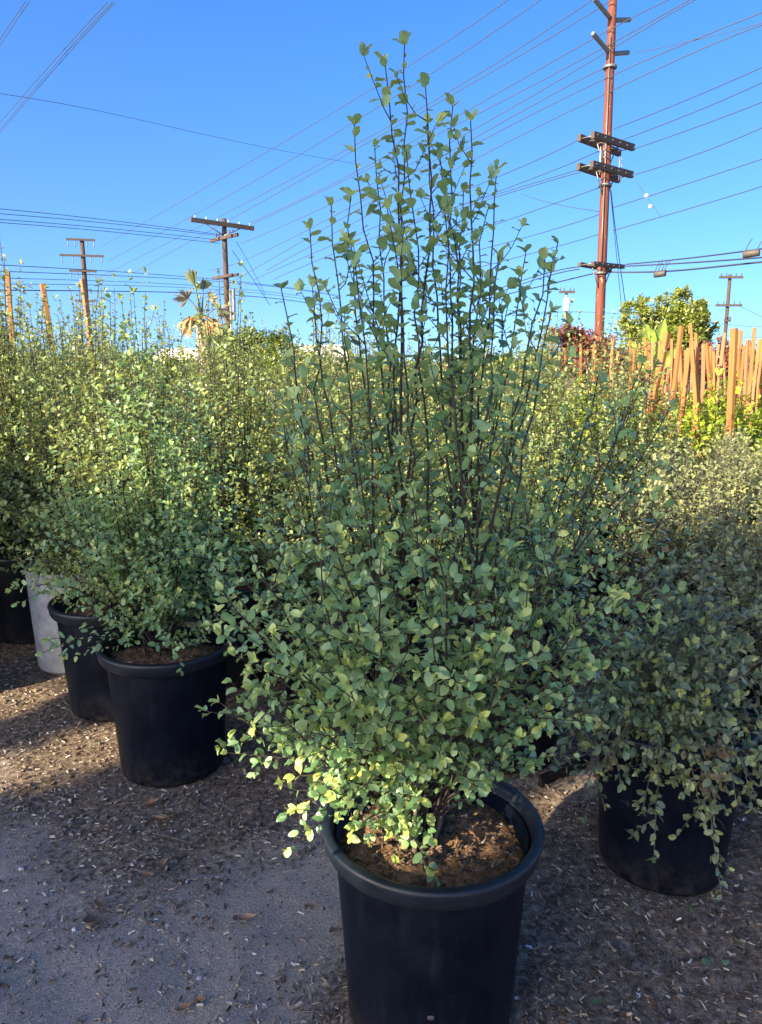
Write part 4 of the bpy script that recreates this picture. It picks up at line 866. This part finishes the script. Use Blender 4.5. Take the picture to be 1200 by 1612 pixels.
n = 16000; x = rng.uniform(-2.2, 1.8, n); y = .95 + 2.8 * rng.random(n) ** 1.3; b = MB(); chips(b, np.stack([x, y, ground_z(x, y) + .001], 1), rng, .002, .006, np.clip(rng.normal(.78, .14, n), .3, 1), flat=.6); b.build('grit', M['chip'], kind='stuff', smooth=False)

n = 5200; x = rng.uniform(-2.3, 2.0, n); y = .95 + 3.4 * rng.random(n) ** 1.4; keep = rng.random(n) < np.clip(.75 - 1.25 * path_value(x, y) + .9 * vnoise(x * 2.6 + 40, y * 2.6), 0, 1)
for f in (main_c, pA, pB, pC, pR): keep &= np.hypot(x - f[0], y - f[1]) > .235
x, y = x[keep], y[keep]; n = len(x); a_ = rng.uniform(0, 6.28, n)
LT = dict(P=np.stack([x, y, ground_z(x, y) + .006], 1), D=np.stack([np.cos(a_), np.sin(a_), rng.normal(0, .15, n)], 1), N=np.repeat([[0, 0, 1.]], n, 0) + rng.normal(0, .25, (n, 3)), S=rng.uniform(.012, .034, n), Y=np.zeros(n), X=np.zeros(n))
b = MB(); add_leaves(b, 'mid', LT, rng, width=.5, wave=.09); b.build('leaf_litter', M['litter'], kind='stuff')
def dead_leaf(px, py, L, w, yaw, curl, label, seed, mat='dead'):
    rg = np.random.default_rng(seed); p = on(px, py, 0); p[2] = ground_z(p[0], p[1]) + .012; t = np.linspace(0, 1, 9); hw = w * np.sin(np.pi * t ** .85) * (1 - .2 * t); rows = []
    for s_ in (-1, -.5, 0, .5, 1): rows.append(np.stack([(t - .5) * L, hw * s_, curl * L * ((t - .5) ** 2 * 1.6 + .5 * (abs(s_) * hw / w) ** 2) - .05 * L * (1 - abs(s_)) * 0 + rg.normal(0, .0016, 9)], 1))
    V = np.stack(rows, 1).reshape(-1, 3); i_ = np.arange(8)[:, None] * 5 + np.arange(4)[None]; b = MB(); b.add(V, [np.stack([i_, i_ + 1, i_ + 6, i_ + 5], -1).reshape(-1, 4)]); b.tube([(L * .48, 0, curl * L * .4), (L * .62, .004, curl * L * .45)], .0012, 5)
    o = b.build('dead_leaf', M[mat]); o.location = p; o.rotation_euler = (rg.normal(0, .2), rg.normal(0, .15), yaw); return tag(o, label, 'dead leaf', 'dead leaves on the ground')
for k, a in enumerate(((146, 1456, .085, .019, .9, .5, 'large orange-brown dead leaf on bare ground at lower left'), (154, 1432, .06, .017, 2.2, .7, 'curled brown dead leaf just above the large orange-brown one'), (392, 1450, .065, .014, .2, .5, 'tan dead leaf lying between the path middle and the front pot'), (373, 1452, .04, .012, 1.2, .8, 'small curled dead leaf touching the tan one'), (530, 1470, .06, .016, .8, .5, 'brown dead leaf against the left side of the front pot'), (255, 1292, .08, .017, -.2, .4, 'brown dead leaf among chips in front of the left pot'), (275, 1288, .06, .015, 1.0, .6, 'pale brown dead leaf beside the one in front of the left pot'), (240, 1270, .07, .018, .6, .4, 'reddish dead leaf closest to the left black pot'), (255, 1366, .06, .013, .9, .6, 'thin curled dead leaf in the middle of the ground'), (230, 1385, .05, .014, .3, .5, 'dull brown dead leaf below the thin curled one'), (345, 1408, .04, .01, 1.0, .6, 'small dark dead leaf on the grey path'), (488, 1430, .045, .01, .4, .5, 'pale dead leaf lying left of the front pot on the path'), (290, 1594, .05, .014, .5, .3, 'cream dead leaf at the bottom edge left of the pot'), (315, 1580, .035, .012, -.2, .3, 'whitish leaf scrap beside the cream leaf at the bottom edge'))): dead_leaf(*a, seed=700 + k)
for k, (px, py, L, w, yaw, lab) in enumerate(((1105, 1515, .035, .011, .4, 'fallen green leaf on the mulch at lower right'), (1172, 1487, .035, .010, 2.3, 'pale green fallen leaf near the right picture edge'), (1143, 1520, .03, .008, 1.2, 'green leaf scrap between two fallen green leaves at right'), (1088, 1440, .035, .011, .9, 'green leaf fallen just below the right pot'), (930, 1585, .04, .013, .2, 'dark green fallen leaf close to the bottom edge, right of front pot'))):
    p = on(px, py, 0); o = place_leaf(proto_leaf[k], (p[0], p[1], ground_z(p[0], p[1]) + .012), np.array(Matrix.Rotation(yaw, 3, 'Z')), L, None); o.name = 'fallen_leaf'; tag(o, lab, 'leaf', 'green leaves on the ground')
def pebble(px, py, s, lab, mat='pebble', seed=0):
    rg = np.random.default_rng(900 + seed); p = on(px, py, 0); b = MB(); b.lathe([(.001, -.4), (.35, -.33), (.5, 0), (.42, .25), (.22, .36), (.001, .4)], 9); V = b.v[0]; b.v[0] = (V + .07 * rg.normal(0, 1, V.shape)) * s * np.array([1.2, .9, .7]); o = b.build('pebble', M[mat]); o.location = (p[0], p[1], ground_z(p[0], p[1]) + s * .18); o.rotation_euler = (0, 0, rg.uniform(0, 6)); tag(o, lab, 'pebble', 'pebbles on the ground')
for k, a in enumerate(((265, 1458, .016, 'oval grey pebble alone on the bare path'), (117, 1464, .014, 'white pebble just left of the large orange-brown dead leaf', 'perlite'), (72, 1392, .016, 'pale pebble on the left edge of the sunlit strip'), (72, 1410, .015, 'pale pebble just below another on the sunlit strip'), (35, 1370, .022, 'dark lump of earth at the left edge'), (300, 1528, .018, 'grey stone at the lower end of the path, upper of two'), (315, 1540, .02, 'grey stone at the lower end of the path, lower of two'), (833, 1488, .016, 'white pebble right beside the front pot', 'perlite'), (1005, 1563, .015, 'whitish pebble at the lower right on the mulch', 'perlite'), (1005, 1553, .008, 'tiny white bit above the whitish pebble at lower right', 'perlite'), (386, 1216, .012, 'white pebble in the shade right of the left pot', 'perlite'))): pebble(*a, seed=k)
def twig(pts, r, lab, mat='stem_grey'):
    P = np.array([on(*p, 0) for p in pts]); P[:, 2] = ground_z(P[:, 0], P[:, 1]) + .008 + r; c_ = P[0].copy(); t = np.linspace(0, 1, len(P)); tt = np.linspace(0, 1, 12); Q = np.stack([np.interp(tt, t, P[:, k]) for k in range(3)], 1) - c_
    b = MB(); b.tube(Q, np.linspace(r, r * .5, 12), 5); o = b.build('fallen_twig', M[mat]); o.location = c_; tag(o, lab, 'twig', 'twigs on the ground')
twig([(1030, 1522), (1050, 1502), (1064, 1490), (1069, 1465)], .0022, 'pale curved twig lying on the mulch below the right pot'); twig([(240, 1316), (275, 1322), (305, 1330)], .003, 'stout grey twig across the ground below the left pot'); twig([(318, 1330), (350, 1331), (372, 1330)], .0012, 'thin straight straw on the path middle'); twig([(80, 1385), (105, 1379), (124, 1376)], .002, 'pale twig at the left near the sunlit strip'); twig([(975, 1522), (990, 1530), (1008, 1537)], .003, 'short thick twig on the mulch at lower right'); twig([(478, 1598), (500, 1598), (520, 1597)], .0022, 'straight stick at the bottom edge left of the front pot'); twig([(225, 1372), (245, 1366), (258, 1350)], .0018, 'bent dark twig beside the thin curled dead leaf', 'stem')
# dark strip laid on the ground behind the front pot
a_, b__ = on(850, 1238), on(926, 1204); 
b = MB(); b.beam(a_ + np.array([0, 0, .02]), b__ + np.array([0, 0, .02]), .02, .05); tag(b.build('dark_strip', M['pot'], smooth=False), 'dark strip on the ground behind the front pot', 'ground strip')

# ------------------------------------------------------------------ added unseen trees behind the camera on its left, shaped to shade the foreground
te = math.tan(SUN_EL); S0 = -8.0
def tw(p): return (p[0] - p[1]) * math.sqrt(.5), p[2] + (p[0] + p[1]) * math.sqrt(.5) * te
def gap(pa, pb_, h, r):
    A = [tw(on(pa[0], pa[1], h)), tw(on(pb_[0], pb_[1], h))]; return np.array(A[0]), np.array(A[1]), r * 1.5
GAPS = [gap((-60, 1236), (195, 1160), 0, .14), gap((0, 1130), (80, 1085), 0, .08), gap((-20, 1090), (60, 1062), 0, .07), gap((-40, 1450), (92, 1408), 0, .005), gap((300, 1592), (400, 1545), 0, -.02), gap((690, 1310), (800, 1245), .5, .085), gap((700, 1270), (780, 1250), .5, .085), gap((600, 1250), (680, 1235), .5, .05), gap((870, 1270), (920, 1225), 0, .05),  # leaves left out here so sun patches land at chosen spots
        gap((470, 1262), (560, 1255), .62, .05), gap((500, 1240), (520, 1200), .7, .035)]
def profile(t):  # crown height of the added trees, set to place the shade edge
    base = np.interp(t, [-7, -3.4, -2.6, -2.1, -1.75, -1.45, -1.3, -1.0, -.8, -.3, 0], [1.8, 1.8, 1.8, 2.0, 2.4, 2.85, 3.12, 3.12, 2.7, 2.4, 2.2]); return base
rng = np.random.default_rng(64)
for k, t0 in enumerate(np.arange(-5.9, -.2, 1.05)):
    n = 5200; t = t0 + rng.uniform(-.62, .62, n); s = S0 + rng.normal(0, .38, n); Wt = profile(t); w = rng.random(n) * (Wt + .05 * rng.normal(0, 1, n)); w = np.where(w < .02, .02 + .3 * rng.random(n), w)
    z = w - s * te; ok = np.ones(n, bool)
    for A, B_, r in GAPS:
        d = B_ - A; L2_ = (d ** 2).sum(); q = np.clip(((t - A[0]) * d[0] + (w - A[1]) * d[1]) / max(L2_, 1e-6), 0, 1); dist = np.hypot(t - A[0] - q * d[0], (w - A[1] - q * d[1]) * 1.0); ok &= dist > r + .055 + .03 * rng.normal(0, 1, n)
    t, s, z = t[ok], s[ok], z[ok]; P = np.stack([(s + t) * math.sqrt(.5), (s - t) * math.sqrt(.5), z], 1); n = len(P)
    bx, by = (S0 + t0) * math.sqrt(.5), (S0 - t0) * math.sqrt(.5); o = empty('added_shade_tree', (bx, by, 0), 0, 'unseen leafy tree added behind the viewer to shade the foreground', 'tree', 'unseen trees added for their shade')
    LVt = dict(P=P - np.array([bx, by, 0]), D=unit(rng.normal(0, 1, (n, 3))), N=np.repeat(np.array([[-LD[0], -LD[1], -LD[2]]]) * 1.5, n, 0), S=.13 * rng.uniform(.7, 1.2, n), Y=np.zeros(n), X=np.zeros(n))
    fb = MB(); add_leaves(fb, 'lo', LVt, rng, width=.8); fb.build('crown', M['leaf_shade'], o, kind='stuff')
    b = MB(); b.tube([(0, 0, -.05), (.03, 0, 1.2), (0, .03, 2.8), (0, 0, 4.6)], [.11, .09, .07, .03], 8); b.build('trunk', M['old_bark'], o)
print('objects', len(bpy.data.objects), 'tris', sum(sum(len(p.vertices) - 2 for p in me.polygons) if len(me.polygons) < 200 else len(me.loops) - 2 * len(me.polygons) for me in bpy.data.meshes))
